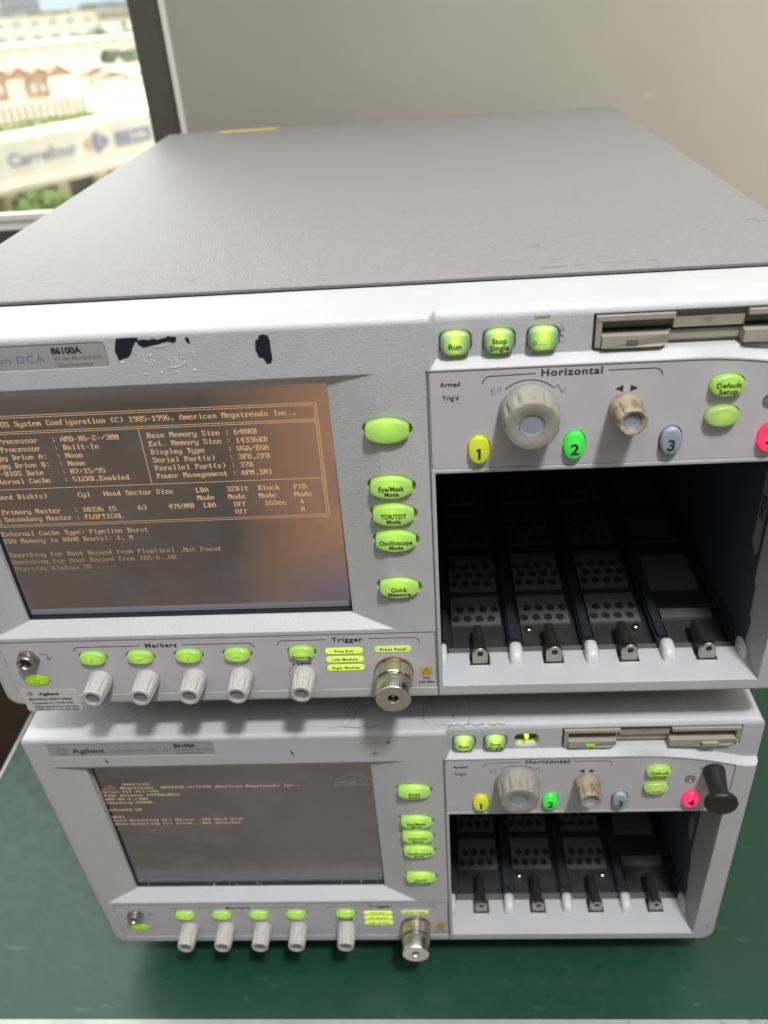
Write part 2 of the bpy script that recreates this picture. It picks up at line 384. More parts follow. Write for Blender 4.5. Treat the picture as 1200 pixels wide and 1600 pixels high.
VGA = {
'A': '0010386CC6C6FEC6C6C6C6', 'B': '00FC6666667C66666666FC', 'C': '003C66C2C0C0C0C0C2663C', 'D': '00F86C6666666666666CF8', 'E': '00FE6662687868606266FE',
'F': '00FE6662687868606060F0', 'G': '003C66C2C0C0DEC6C6663A', 'H': '00C6C6C6C6FEC6C6C6C6C6', 'I': '003C18181818181818183C', 'K': '00E666666C78786C6666E6',
'L': '00F06060606060606266FE', 'M': '00C6EEFEFED6C6C6C6C6C6', 'N': '00C6E6F6FEDECEC6C6C6C6', 'O': '007CC6C6C6C6C6C6C6C67C', 'P': '00FC6666667C60606060F0',
'R': '00FC6666667C6C666666E6', 'S': '007CC6C660380C06C6C67C', 'T': '007E7E5A1818181818183C', 'V': '00C6C6C6C6C6C6C66C3810', 'W': '00C6C6C6C6D6D6D6FEEE6C', 'U': '00C6C6C6C6C6C6C6C6C67C',
'a': '00000000780C7CCCCCCC76', 'b': '00E060607C66666666667C', 'c': '000000007CC6C0C0C0C67C', 'd': '001C0C0C3C6CCCCCCCCC76', 'e': '000000007CC6FEC0C0C67C',
'f': '00386C6460F060606060F0', 'g': '0000000076CCCCCCCCCC7C0CCC78', 'h': '00E060606C7666666666E6', 'i': '00181800381818181818 3C', 'k': '00E06060666C78786C66E6',
'l': '003818181818181818183C', 'm': '00000000ECFED6D6D6D6C6', 'n': '00000000DC666666666666', 'o': '000000007CC6C6C6C6C67C', 'p': '00000000DC66666666667C6060F0',
'r': '00000000DC7666606060F0', 's': '000000007CC660380CC67C', 't': '00103030FC30303030361C', 'u': '00000000CCCCCCCCCCCC76', 'v': '00000000C6C6C6C6C66C38',
'w': '00000000C6C6D6D6D6FE6C', 'x': '00000000C66C3838386CC6', 'y': '00000000C6C6C6C6C6C67E060CF8', 'z': '00000000FECC183060C6FE',
'0': '007CC6CEDEF6E6C6C6C67C', '1': '001838781818181818187E', '2': '007CC6060C183060C0C6FE', '3': '007CC606063C060606C67C', '4': '000C1C3C6CCCFE0C0C0C1E',
'5': '00FEC0C0C0FC060606C67C', '6': '003860C0C0FCC6C6C6C67C', '7': '00FEC606060C1830303030', '8': '007CC6C6C67CC6C6C6C67C', '9': '007CC6C6C67E0606060C78',
':': '0000001818000000181800', '.': '000000000000000000001818'[:22], ',': '00000000000000001818183000'[:26], '-': '000000000000FE00000000', '/': '000002060C183060C08000', '(': '000C18303030303030180C', ')': '0030180C0C0C0C0C0C1830', '_': '000000000000000000000000FE'}
VGA['.'] = '000000000000000000' + '1818'
def bios(bm, rows, x0, ztop, cw, rh, y, glyph_h=16):
    """rows: (row index, column, text); pixels merged into runs"""
    pw, ph = cw / 8, rh / glyph_h
    for row, col, s in rows:
        for i, ch in enumerate(s):
            h = VGA.get(ch)
            if not h: continue
            h = h.replace(' ', '')
            for k in range(len(h) // 2):
                bits = int(h[2 * k:2 * k + 2], 16); j = 0
                while j < 8:
                    if bits >> (7 - j) & 1:
                        e = j
                        while e < 8 and bits >> (7 - e) & 1: e += 1
                        xa = x0 + (col + i) * cw + j * pw; xb = x0 + (col + i) * cw + e * pw
                        za = ztop - row * rh - (k + 1.5) * ph
                        poly(bm, ((xa, za - ph), (xb, za - ph), (xb, za), (xa, za)), y)
                        j = e
                    else: j += 1

# ------------------------------------------------------------------ tags
def thing(name, label, cat, loc=(0, 0, 0), group=None, rz=0):
    o = bpy.data.objects.new(name, None); COL.objects.link(o); o.location = loc; o.rotation_euler = (0, 0, rz)
    o.empty_display_size = .05
    return tag(o, label, cat, group)
def tag(o, label, cat, group=None):
    o["label"] = label; o["category"] = cat
    if group: o["group"] = group
    return o
def structure(name, bm, material, smooth=0):
    o = link(name, to_mesh(bm, name, smooth), material); o["kind"] = "structure"; return o

# ------------------------------------------------------------------ the setting of the room
bm = bmesh.new(); box(bm, -3, 3, -3, .66, -.86, -.80); structure("floor", bm, M['floor'])

bm = bmesh.new(); box(bm, -3, 3, -3, .66, 2.5, 2.56); structure("ceiling", bm, M['ceiling'])

wp = thing("wall_panel", "plain cream wall panel rising behind the two stacked instruments", "wall", (1.0, .6, -.8))
bm = bmesh.new(); box(bm, -.9990, 1.4, 0, .12, 0, 3.3); link("panel", to_mesh(bm, "panel", 0), M['wall'], wp)
bm = bmesh.new(); box(bm, -1.0050, -.9992, -.0015, .12, 0, 3.3); link("edge_strip", to_mesh(bm, "edge_strip", 0), M['wall_edge'], wp)

wf = thing("window_frame", "dark bronze window frame with glass left of the cream wall panel", "window", (-.02, .605, .36))
bm = bmesh.new(); box(bm, -.0172, .0142, 0, .06, -1.16, 2.1); link("jamb", to_mesh(bm, "jamb", 0), M['jamb'], wf)
bm = bmesh.new(); box(bm, -1.6, -.0174, .002, .06, -.05, .008); link("bottom_rail", to_mesh(bm, "bottom_rail", 0), M['jamb'], wf)
bm = bmesh.new(); box(bm, -1.6, -.0174, .046, .059, .0082, .0150); link("sill", to_mesh(bm, "sill", 0), M['sill'], wf)
bm = bmesh.new(); box(bm, -1.6, -.0174, .051, .054, .0152, 2.1); link("pane", to_mesh(bm, "pane", 0), M['pane'], wf)
bm = bmesh.new(); box(bm, -.0205, -.0174, .030, .0505, .0152, 2.1); link("glazing_bead", to_mesh(bm, "glazing_bead", 0), M['sill'], wf)
lw = bmesh.new(); box(lw, -3, -.0374, .61, .66, -.8, .3095)
tag(link("low_wall", to_mesh(lw, "low_wall", 0), M['brown']), "dark brown wall below the window, beyond the bench's left end", "wall")

# workbench
wb = thing("workbench", "green topped workbench with pale edge trim under the instruments", "workbench", (.45, .28, -.8))
bz = .8 - .028
bm = bmesh.new(); box(bm, -.6235, .95, -.3195, .31, bz - .03, bz)
link("bench_top", to_mesh(bm, "bench_top", 0), M['bench'], wb)
bm = bmesh.new(); box(bm, -.6262, .95, -.3290, -.3197, bz - .034, bz + .0006); box(bm, -.6262, -.6237, -.3195, .31, bz - .034, bz + .0006)
link("edge_trim", to_mesh(bm, "edge_trim", 0), M['trim'], wb)
for sx in (-.58, .9):
    for sy in (-.28, .27):
        bm = bmesh.new(); box(bm, sx - .02, sx + .02, sy - .02, sy + .02, 0, bz - .035); link("leg", to_mesh(bm, "leg", 0), M['steel'], wb)

# ------------------------------------------------------------------ the oscilloscopes
ZO = .028          # feet height: parts are built with z = 0 at the bezel's bottom edge
# (kind, x, z, half width, half height, exponent, truncate, face y, height, legend)
KEYS = [
 ('auto', 223.5, 165.4, 10.3, 5.7, 2.0, 9.6, -.2, 2.4, ("Auto", "Scale")),
 ('eye', 223.7, 136.2, 10.3, 5.7, 2.0, 9.6, 0, 2.2, ("Eye/Mask", "Mode")),
 ('tdr', 223.8, 121.1, 10.3, 5.7, 2.0, 9.6, 0, 2.2, ("TDR/TDT", "Mode")),
 ('osc', 224.1, 106.1, 10.3, 5.7, 2.0, 9.6, 0, 2.2, ("Oscilloscope", "Mode")),
 ('quick', 224.2, 77.6, 10.3, 5.7, 2.0, 9.6, 0, 2.2, ("Quick", "Measure")),
 ('m1', 56.8, 35.7, 7.3, 4.2, 2.2, 6.7, .2, 2.2, ("\\",)), ('m2', 82.9, 35.7, 7.3, 4.2, 2.2, 6.7, .2, 2.2, ("-",)),
 ('m3', 109.2, 35.7, 7.3, 4.2, 2.2, 6.7, .2, 2.2, (":",)), ('m4', 135.5, 35.7, 7.3, 4.2, 2.2, 6.7, .2, 2.2, ("---",)),
 ('source', 170.1, 35.9, 7.0, 4.3, 2.3, 6.5, .2, 2.2, ("Source",)),
 ('power', 20.8, 19.6, 6.9, 3.7, 2.1, None, .2, .5, ("(|)",)),
 ('run', 254.1, 202.7, 6.3, 4.75, 3.6, None, 4.5, 3.0, ("Run",)), ('stop', 272.2, 202.7, 6.3, 4.75, 3.6, None, 4.5, 3.0, ("Stop", "Single")),
 ('display', 290.3, 203.0, 6.3, 4.75, 3.6, None, 4.5, 3.0, ("Display",)),
 ('c1', 263.7, 154.2, 4.6, 6.7, 2.1, None, .2, 2.6, ("1",)), ('c2', 305.4, 154.6, 4.6, 6.7, 2.1, None, .2, 2.6, ("2",)),
 ('c3', 346.9, 154.8, 4.6, 6.7, 2.1, None, .2, 2.6, ("3",)), ('c4', 388.7, 154.6, 4.6, 6.7, 2.1, None, .2, 2.6, ("4",)),
 ('default', 367.0, 180.3, 7.1, 4.7, 2.1, None, .2, 3.0, ("Default", "Setup")), ('local', 367.0, 166.1, 7.1, 4.7, 2.1, None, .2, 3.0, ("Local",)),
]
def ledge(x):      # front edge of the ledge under the floppy drive (z in mm)
    t = max(0.0, (x - 352) / 60.0); return 192.6 - 9.2 * t * t
def ledge_back(x):
    b_ = ledge(x) + 3.4
    return b_ + 2.6 * max(0, cos((x - 358) / 17 * pi / 2)) if abs(x - 358) < 17 else b_
RD = 4.5           # depth of the floppy recess
def P(l): return [(a * MM, b_ * MM) for a, b_ in l]

def make_bezel():
    bm = bmesh.new()
    rings = []
    for y, ins in ((0.0, 2.6), (.25, 1.6), (.8, .75), (1.6, .2), (2.6, 0), (41.8, 0)):
        # the bezel's flanks lean a little outwards on the left, inwards on the right
        rings.append([((x + 3.0 - z * .031 if x < 200 else x - z * .008) * MM, y * MM, z * MM) for x, z in rrect(-4.0 + ins, 425.2 - ins, 0 + ins, 215.8 - ins, (7, 8, 4, 4))])
    loft(bm, rings)
    me = to_mesh(bm, "bezel", 0)
    A = bmesh.new()
    # screen surround: sloping facets, then a straight hole
    q = lambda pts: [(x * MM, y * MM, z * MM) for x, y, z in pts]
    loft(A, [q([(4.5, -9, 192), (4.5, -9, 50.2), (220.5, -9, 50.2), (219.5, -9, 192)]), q([(4.5, 0, 192), (4.5, 0, 50.2), (220.5, 0, 50.2), (219.5, 0, 192)]),
             q([(25, 2.6, 187.7), (24.5, 7.5, 56.1), (198.6, 7.5, 55.8), (198.5, 2.6, 188)]), q([(25, 20, 187.7), (24.5, 20, 56.1), (198.6, 20, 55.8), (198.5, 20, 188)])])
    # floppy recess with its curved ledge
    secs = []
    xs = [243.0, 246.2] + [248 + 4.2 * k for k in range(43)] + [440]
    for i, x in enumerate(xs):
        d = -.4 if i == 0 else RD
        zf = ledge(max(246, min(x, 415))); zb = ledge_back(max(246, min(x, 415))) if i else zf
        pts = [(-9, zf), (min(0, d), zf), (d, zb)]
        for k in range(5):
            a = pi / 2 * k / 4; pts.append((d + 4.2 * (1 - cos(a)) if i else d, 211.6 + 4.2 * sin(a)))
        pts += [(d + 4.6 if i else d, 230), (-9, 230)]
        secs.append([(x * MM, y * MM, z * MM) for y, z in pts])
    loft(A, secs)
    box(A, .2440, .4102, -.009, .06, .0087, .1420)
    BK = bmesh.new(); box(BK, .2440, .4102, .0256, .06, .0016, .1418)
    box(A, .2414, .2421, -.009, .0012, .0005, .1922)
    prism(A, P(rrect(8.2, 107.6, 201.2, 212.0, (1.2, 1.5, 1.5, 1.2))), -.009, .0005)
    B = bmesh.new()
    prism(B, P(rrect(7.3, 241.1, 7.9, 47.5, (.5, .5, .5, .5), 2)), -.009, .0011)
    prism(B, P(panel_outline(0)), -.009, .0011)
    C = bmesh.new()
    for k in KEYS:
        prism(C, P([(k[1] + x, k[2] + z) for x, z in sell(k[3] + (1.0 if k[6] else .6), k[4] + .5, k[5], 36)]), -.02, .0135)
    prism(C, P(rrect(310.6, 411.6, 196.2, 211.9, .4, 2)), -.02, .016)
    for sx in (0,):
        lathe_c = [(386.4 + 3.2 * cos(2 * pi * i / 20), 172.1 + 3.0 * sin(2 * pi * i / 20)) for i in range(20)]
        prism(C, P(lathe_c), -.02, .006)
    # notches for the module latches
    for x in SLOTS: box(C, (x - 5.6) * MM, (x + 5.6) * MM, .0155, .06, .002, .0092)
    return boolean(me, [A, BK, B, C])
SLOTS = (265.3, 306.0, 347.0, 388.8)
def panel_outline(ins):
    pts = [(242.5 + ins, 144.0 + ins), (410.9 - ins, 144.0 + ins)]
    xs = [410.9 - ins, 400, 390, 380, 370, 360, 350]
    pts += [(x, ledge(x) - .9 - ins) for x in xs] + [(242.5 + ins, 191.7 - ins)]
    return pts
def make_plate(outline, thick0, thick1):
    bm = bmesh.new(); prism(bm, P(outline), thick0 * MM, thick1 * MM)
    me = to_mesh(bm, "plate", 0)
    C = bmesh.new()
    for k in KEYS:
        if k[0] in ('run', 'stop', 'display', 'auto', 'eye', 'tdr', 'osc', 'quick'): continue
        prism(C, P([(k[1] + x, k[2] + z) for x, z in sell(k[3] + (1.0 if k[6] else .6), k[4] + .5, k[5], 36)]), -.02, .0135)
    prism(C, P([(386.4 + 3.2 * cos(2 * pi * i / 20), 172.1 + 3.0 * sin(2 * pi * i / 20)) for i in range(20)]), -.02, .006)
    return boolean(me, [C])

MESH = {}
def cached(k, f):
    if k not in MESH: MESH[k] = f()
    return MESH[k]

def key_mesh(k):
    bm = bmesh.new()
    hw, hh, n, tr, h = k[3], k[4], k[5], k[6], k[8]
    big = 1.0 if hw > 9 else .6
    rings = []
    for s, y in ((1.0, 5.0), (1.0, -h * .45), (.985, -h * .72), (.95, -h * .9), (.90, -h), (.72, -h - .22 * big), (.45, -h - .36 * big), (.2, -h - .42 * big)):
        rings.append([(x * s * MM, y * MM, z * s * MM) for x, z in sell(hw, hh, n, 36, tr)])
    loft(bm, rings)
    return to_mesh(bm, "key", 45)

def knob_mesh(kind):
    bm = bmesh.new()
    if kind == 'big':
        def rad(a, y):
            t = max(0, min(1, (-y - .0035) / .004)) * (1 if y > -.0118 else .35)
            return 1 - .085 * t * max(0, cos(12 * a)) ** 2.2
        lathe(bm, [(r * MM, y * MM) for r, y in ((12.9, 0), (12.9, -1.2), (12.6, -3.2), (12.4, -4.4), (12.25, -6), (12.1, -8), (11.95, -10), (11.8, -11.5), (11.6, -12.8), (11.2, -13.7), (10.6, -14.0), (7.5, -13.5), (5.35, -13.0), (5.2, -12.2))], 96, rad, cap1=True)
        return to_mesh(bm, "knob", 38)
    if kind == 'small':
        def rad(a, y):
            t = max(0, min(1, (-y - .0045) / .002)) * (1 if y > -.013 else .5)
            return 1 - .11 * t * max(0, cos(8 * a)) ** 2
        lathe(bm, [(r * MM, y * MM) for r, y in ((7.2, 0), (7.2, -1.5), (7.1, -4), (7.0, -5), (6.9, -7), (6.8, -9), (6.7, -11), (6.5, -12.6), (6.2, -13.8), (5.6, -14.4), (4.4, -14.1), (3.6, -13.6), (3.4, -12.6))], 80, rad)
        return to_mesh(bm, "knob", 38)
    def rad(a, y):
        t = max(0, min(1, (-y - .004) / .003)) * max(0, min(1, (.0145 + y) / .002))
        return 1 - .12 * t * max(0, cos(9 * a)) ** 3
    lathe(bm, [(r * MM, y * MM) for r, y in ((6.6, 0), (6.6, -1.5), (6.45, -4), (6.35, -5), (6.25, -7), (6.15, -9), (6.0, -11), (5.9, -12.6), (5.8, -14.2), (5.4, -15.0), (4.2, -15.1), (3.6, -14.9), (3.2, -13.4))], 72, rad)
    return to_mesh(bm, "knob", 38)
def disc(r, y, dish=0):
    bm = bmesh.new(); lathe(bm, [(r * MM, (y + .6) * MM), (r * MM, y * MM), (r * .8 * MM, (y + dish) * MM), (r * .3 * MM, (y + dish * 1.3) * MM)], 32)
    return to_mesh(bm, "insert", 40)

def make_scope(upper, label, loc, rz):
    root = thing("oscilloscope", label, "oscilloscope", loc, "oscilloscopes stacked on the bench", rz)
    U = upper
    def part(name, key, f, material, parent=None, at=(0, 0, 0)):
        me = cached(key, f) if key else f()
        if me.materials and me.materials[0] != material:
            me = me.copy(); me.materials[0] = material
        o = link(name, me, material, parent or root, at if parent else (at[0], at[1], at[2] + ZO))
        return o
    def bmp(fn, smooth=0):
        def g():
            bm = bmesh.new(); fn(bm); return to_mesh(bm, "m", smooth)
        return g
    # ---- case
    bz_ = part("bezel", "bezel", make_bezel, M['bezel'])
    def cov(bm):
        outer = rrect(-2.8, 423.6, 1, 218, (4, 4, 3.2, 3.2)); inner = rrect(-.8, 421.6, 3, 216, (2, 2, 1.5, 1.5))
        o_ = lambda pts, y: [(x * MM, y * MM, z * MM) for x, z in pts]
        mid = rrect(-2.2, 423.0, 1.6, 217.4, (4, 4, 3.0, 3.0))
        loft(bm, [o_(inner, 43), o_(mid, 42.6), o_(outer, 43.4), o_(outer, 537), o_(mid, 538)], cap0=False)
        loft(bm, [o_(inner, 43), o_(inner, 536)], cap0=False)
    cover = part("cover", "cover", bmp(cov, 40), M['cover'])
    def shadow_gap(bm): prism(bm, P(rrect(-1.2, 422.0, 2.6, 214.3, 2)), .0405, .0432)
    for fx in (40, 385):
        for fy in (60, 480):
            def ft(bm):
                lathe(bm, [(9 * MM, 0), (11 * MM, .026)], 24)
                bmesh.ops.rotate(bm, verts=bm.verts[:], cent=(0, 0, 0), matrix=Matrix.Rotation(pi / 2, 3, 'X'))
            part("foot", "foot", bmp(ft, 40), M['black'], None, (fx * MM, fy * MM, -ZO + .0005))
    # ---- nameplate
    def npl(bm): prism(bm, P(rrect(8.4, 107.4, 201.4, 211.8, (1.0, 1.3, 1.3, 1.0))), .0001, .0004)
    npo = part("nameplate", "npl", bmp(npl), M['silver'])
    def npt(bm):
        y = .00003
        for k in range(14):          # spark emblem
            a = 2 * pi * k / 14
            for r, s in ((1.6, .30), (2.5, .40), (3.4, .32)):
                if (k + int(r)) % 3 == 0 and r > 3: continue
                cx, cz = 16.4 + r * cos(a), 206.3 + r * sin(a)
                poly(bm, P([(cx + s * cos(a + t * pi / 3), cz + s * sin(a + t * pi / 3)) for t in range(6)]), y, 0)
        put_text(bm, "Agilent", .0222, .2063, .0040, y, 'L', .022, 1.0, width=.0200, mi=1)
        put_text(bm, "infiniium", .0460, .2061, .0034, y, 'L', -.008, 1.0, width=.0195, mi=2)
        put_text(bm, "DCA", .0685, .2061, .0034, y, 'L', -.006, 1.15, width=.0120, mi=2)
        put_text(bm, "86100A", .0842, .2092, .0029, y, 'L', .05, 1.0, width=.0132, mi=3)
        put_text(bm, "Wide-Bandwidth", .0845, .2058, .0021, y, 'L', .004, 1.1, width=.0206)
        put_text(bm, "Oscilloscope", .0853, .2030, .0021, y, 'L', .004, 1.1, width=.0155)
    me = bmp(npt)
    o = part("lettering", "npt", me, M['print_grey'], npo)
    if len(o.data.materials) < 4:
        for q in ('print', 'print_blue', 'print'): o.data.materials.append(M[q])
    # ---- screen
    def gask(bm):
        box(bm, .018, .206, .0130, .0150, .050, .196)
        box(bm, .0247, .0252, .0084, .0129, .0562, .1868); box(bm, .0247, .1983, .0084, .0129, .0562, .0567); box(bm, .1978, .1983, .0088, .0129, .0568, .1868)
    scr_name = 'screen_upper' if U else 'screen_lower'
    def lcd(bm):
        TL = 0 if U else .0030
        x0, x1, z0, z1 = .0262, .2050, .0616, .1950
        bm.faces.new([bm.verts.new(p) for p in ((x0, .0105, z0), (x1, .0105, z0), (x1, .0105 - TL, z1), (x0, .0105 - TL, z1))])
        for q_ in (((x0 - .0012, .0108, z0 - .0042), (x1, .0108, z0 - .0042), (x1, .0105, z0), (x0, .0105, z0)), ((x0 - .0012, .0108, z0 - .0042), (x0, .0105, z0), (x0, .0105, z1), (x0 - .0012, .0108, z1))):
            bm.faces.new([bm.verts.new(p) for p in q_]).material_index = 1
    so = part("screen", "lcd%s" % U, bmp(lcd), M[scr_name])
    if len(so.data.materials) < 2: so.data.materials.append(M['glass_edge'])
    part("gasket", "gask", bmp(gask), M['black'], so)
    Y = .01043
    def lean(bm):
        for v in bm.verts: v.co.y = .0105 - .0030 * (v.co.z - .0616) / .1334 - .00010
    if U:
        def tx(bm):
            rows = [(1, 4, "AMIBIOS System Configuration (C) 1985-1996, American Megatrends Inc.,"),
                    (3, 2, "Main Processor   : AMD-K6-2-/300"), (4, 2, "Math Processor   : Built-In"), (5, 2, "Floppy Drive A:  : None"), (6, 2, "Floppy Drive B:  : None"), (7, 2, "AMI-BIOS Date    : 07/15/95"), (8, 2, "External Cache   : 512KB,Enabled"),
                    (3, 40, "Base Memory Size : 640KB"), (4, 40, "Ext. Memory Size : 14336KB"), (5, 40, "Display Type     : VGA/EGA"), (6, 40, "Serial Port(s)   : 3F8,2F8"), (7, 40, "Parallel Port(s) : 378"), (8, 40, "Power Management : APM,SMI"),
                    (10, 2, "Hard Disk(s)"), (10, 21, "Cyl"), (10, 27, "Head Sector Size"), (10, 48, "LBA"), (10, 55, "32Bit"), (10, 62, "Block"), (10, 70, "PIO"),
                    (11, 48, "Mode"), (11, 55, "Mode"), (11, 62, "Mode"), (11, 70, "Mode"),
                    (12, 2, "Primary Master   : 10336 15"), (12, 34, "63"), (12, 41, "4769MB"), (12, 49, "LBA"), (12, 56, "Off"), (12, 63, "16Sec"), (12, 71, "4"),
                    (13, 2, "Secondary Master : FLOPTICAL"), (13, 56, "Off"), (13, 71, "0"),
                    (15, 0, "External Cache Type: Pipeline Burst"), (16, 0, "EDO Memory in DRAM Row(s): 1, 0"),
                    (18, 0, "Searching for Boot Record from Floptical..Not Found"), (19, 0, "Searching for Boot Record from IDE-0..OK"), (20, 0, "Starting Windows 98...")]
            x0, cw, rh = .0259, .002150, .00433
            zt = .1752 + rh * .5
            bios(bm, rows, x0, zt, cw, rh, Y)
            zc = lambda r: (zt - (r + .5) * rh) / MM
            xl, xr = 27.0, 192.0
            t = .30
            for d in (0, 1.05):
                ribbon(bm, P([(xl + d, zc(0) - d), (xr - d, zc(0) - d), ]), t * MM, Y)
                ribbon(bm, P([(xr - d, zc(0) - d + .15), (xr - d, zc(14) + d - .15)]), t * MM, Y)
                ribbon(bm, P([(xl + d, zc(0) - d + .15), (xl + d, zc(14) + d - .15)]), t * MM, Y)
                ribbon(bm, P([(xl + d, zc(14) + d), (xr - d, zc(14) + d)]), t * MM, Y)
            ribbon(bm, P([(xl + 1, zc(2) + .5), (xr - 1, zc(2) + .5)]), t * MM, Y); ribbon(bm, P([(xl + 1, zc(2) - .5), (xr - 1, zc(2) - .5)]), t * MM, Y)
            ribbon(bm, P([(xl + 1, zc(9)), (xr - 1, zc(9))]), t * MM, Y)
            ribbon(bm, P([(108.8, zc(2) - .5), (108.8, zc(9))]), t * MM, Y)
        part("boot_text", None, bmp(tx), M['bios'], so)
    else:
        def tx(bm):
            rows = [(-2, 7, "American"), (-1, 6, "Megatrends"), (-1, 18, "AMIBIOS (C)1996 American Megatrends Inc.,"),
                    (0, 0, "Atlas-III PCI/ISA"), (1, 0, "BIOS Release P97BU2805V"), (2, 0, "AMD-K6-2-/300"), (3, 0, "Checking NVRAM.."), (5, 0, "65536KB OK"),
                    (7, 0, "WAIT..."), (8, 0, "Auto-Detecting Pri Master..IDE Hard Disk"), (9, 0, "Auto-Detecting Pri Slave...Not Detected"), (10.6, 0, "-")]
            bios(bm, rows, .0256, .1583 + .00368 * .5, .002155, .00368, Y); lean(bm)
        part("boot_text", None, bmp(tx), M['bios_tan'], so)
        def lg(bm):
            poly(bm, P([(25.9, 160.2), (36.2, 160.4), (36.4, 161.2), (32.3, 165.8), (26.2, 161.4)]), Y); lean(bm)
        part("boot_emblem", None, bmp(lg), M['bios_red'], so)
        def es(bm):
            ribbon(bm, P(arc(186.5, 161.8, 11.8, 8, 180, 20, 9.6)), .45 * MM, Y)
            ribbon(bm, P([(174.3, 161.1), (198.4, 161.1)]), .6 * MM, Y); ribbon(bm, P([(174.3, 162.0), (198.4, 162.0)]), .3 * MM, Y)
            put_text(bm, "energy", .1765, .1647, .0030, Y, 'L', .01, .9, width=.0120, shear=.3)
            st = []
            for k in range(10):
                a = pi / 2 + k * pi / 5; r = 3.3 if k % 2 == 0 else 1.35
                st.append((192.2 + r * cos(a), 165.7 + r * sin(a)))
            st.append(st[0]); ribbon(bm, P(st), .35 * MM, Y); lean(bm)
        part("energy_emblem", None, bmp(es), M['bios_olive'], so)
    # ---- printed panels
    lp = part("lower_panel", "lp", lambda: make_plate(rrect(7.65, 240.75, 8.2, 47.2, .4, 2), .2, 1.0), M['plate'])
    rp = part("control_panel", "rp", lambda: make_plate(panel_outline(.35), .2, 1.0), M['plate'])
    def lpt(bm):
        y = .00012; w = .00042
        put_text(bm, "Markers", .0955, .0432, .0031, y, 'C', .032, 1.15, width=.0172)
        put_text(bm, "Trigger", .1949, .0438, .0031, y, 'C', .032, 1.15, width=.0165)
        ribbon(bm, P([(84, 43.0), (50.5, 43.0)] + arc(50.5, 39.9, 3.2, 90, 180, 6)), w, y)
        ribbon(bm, P([(107, 43.0), (142, 43.0)] + arc(142, 39.9, 3.2, 90, 0, 6)), w, y)
        ribbon(bm, P([(183.5, 44.0), (161, 44.0)] + arc(161, 40.8, 3.2, 90, 180, 6)), w, y)
        ribbon(bm, P([(206.5, 44.0), (229.5, 44.0)] + arc(229.5, 40.8, 3.2, 90, 0, 6)), w, y)
        put_text(bm, "Level", .1706, .0280, .0025, y, 'C', .03, 1.1)
        ribbon(bm, P(arc(169.7, 19.6, 8.3, 125, 190, 8)), w * .8, y); poly(bm, P(arc(164.6, 27.0, .5, 0, 315, 7)), y)
        ribbon(bm, P([(27.4, 38.6), (30.6, 38.6)] + arc(30.6, 37.2, 1.4, 90, 0, 4) + [(32.0, 36.2)]), .0003, y)
        for k in range(3): ribbon(bm, P([(30.2 + k * .7, 36.1 - k * .8), (34.2 - k * .7, 36.1 - k * .8)]), .0003, y)
        put_text(bm, "50\u03a9", .2355, .0150, .0017, y, 'C', .035)
        put_text(bm, "\u00b12V Max", .2355, .0121, .0017, y, 'C', .035)
    part("printed_legend", "lpt", bmp(lpt), M['print'], lp)
    def rpt(bm):
        y = .00012; w = .00042
        put_text(bm, "Horizontal", .3024, .1893, .0033, y, 'C', .032, 1.15, width=.0255)
        ribbon(bm, P([(287.4, 189.0), (268.6, 188.6)] + arc(268.6, 185.2, 3.4, 90, 180, 6)), w, y)
        ribbon(bm, P([(317.6, 189.0), (336.5, 189.0)] + arc(336.5, 185.6, 3.4, 90, 0, 6)), w, y)
        ribbon(bm, P(arc(285, 171.3, 14.9, 133, 47, 20)), w, y)
        ribbon(bm, P([(268.9, 182.6)] + [(269.3 + .72 * k, 181.4 + (2.0 if k % 2 else -1.6)) for k in range(6)]), .0003, y)
        ribbon(bm, P([(295.6 + 4.4 * k / 16, 181.6 + 1.8 * sin(2 * pi * k / 16)) for k in range(17)]), .0003, y)
        poly(bm, P([(320.9, 180.3), (324.3, 181.9), (324.3, 178.7)]), y); poly(bm, P([(330.7, 180.3), (327.3, 181.9), (327.3, 178.7)]), y)
        put_text(bm, "Armed", .2514, .1857, .0022, y, 'C', .03, 1.1, width=.0086)
        put_text(bm, "Trig'd", .2515, .1794, .0022, y, 'C', .03, 1.1, width=.0070)
        put_text(bm, "Cal", .3926, .1810, .0020, y, 'C', .03, 1.1)
    part("printed_legend", "rpt", bmp(rpt), M['print'], rp)
    def wl(bm):
        poly(bm, P([(232.5, 17.1), (238.7, 17.1), (238.7, 22.8), (232.5, 22.8)]), .00010)
    wo = part("warning_label", "wl", bmp(wl), M['yellow'])
    def wt(bm):
        ribbon(bm, P([(235.6, 22.0), (233.4, 18.0), (237.8, 18.0), (235.6, 22.0)]), .00042, .00005); put_text(bm, "!", .2356, .0196, .0020, .00005, 'C', .02)
    part("warning_symbol", "wt", bmp(wt), M['print'], wo)
    for nm, x, z, hw in (("Free Run", 192.7, 36.0, 10.0), ("Left Module", 192.7, 30.0, 10.0), ("Right Module", 192.7, 24.0, 10.0), ("Front Panel", 218.5, 36.4, 9.7)):
        def lb(bm, hw=hw): prism(bm, P(rrect(-hw, hw, -2.0, 2.0, 1.9, 5)), -.0001, .0004)
        dim = nm == "Front Panel"
        lo = part("indicator_bar", "lb" + str(hw), bmp(lb), M['led_bar_dim' if dim else 'led_bar'], None, (x * MM, 0, z * MM))
        def lt(bm, nm=nm): put_text(bm, nm, 0, 0, .0019, -.00018, 'C', .035, 1.15, width=len(nm) * .00122)
        part("legend", "lt" + nm, bmp(lt), M['print'], lo)
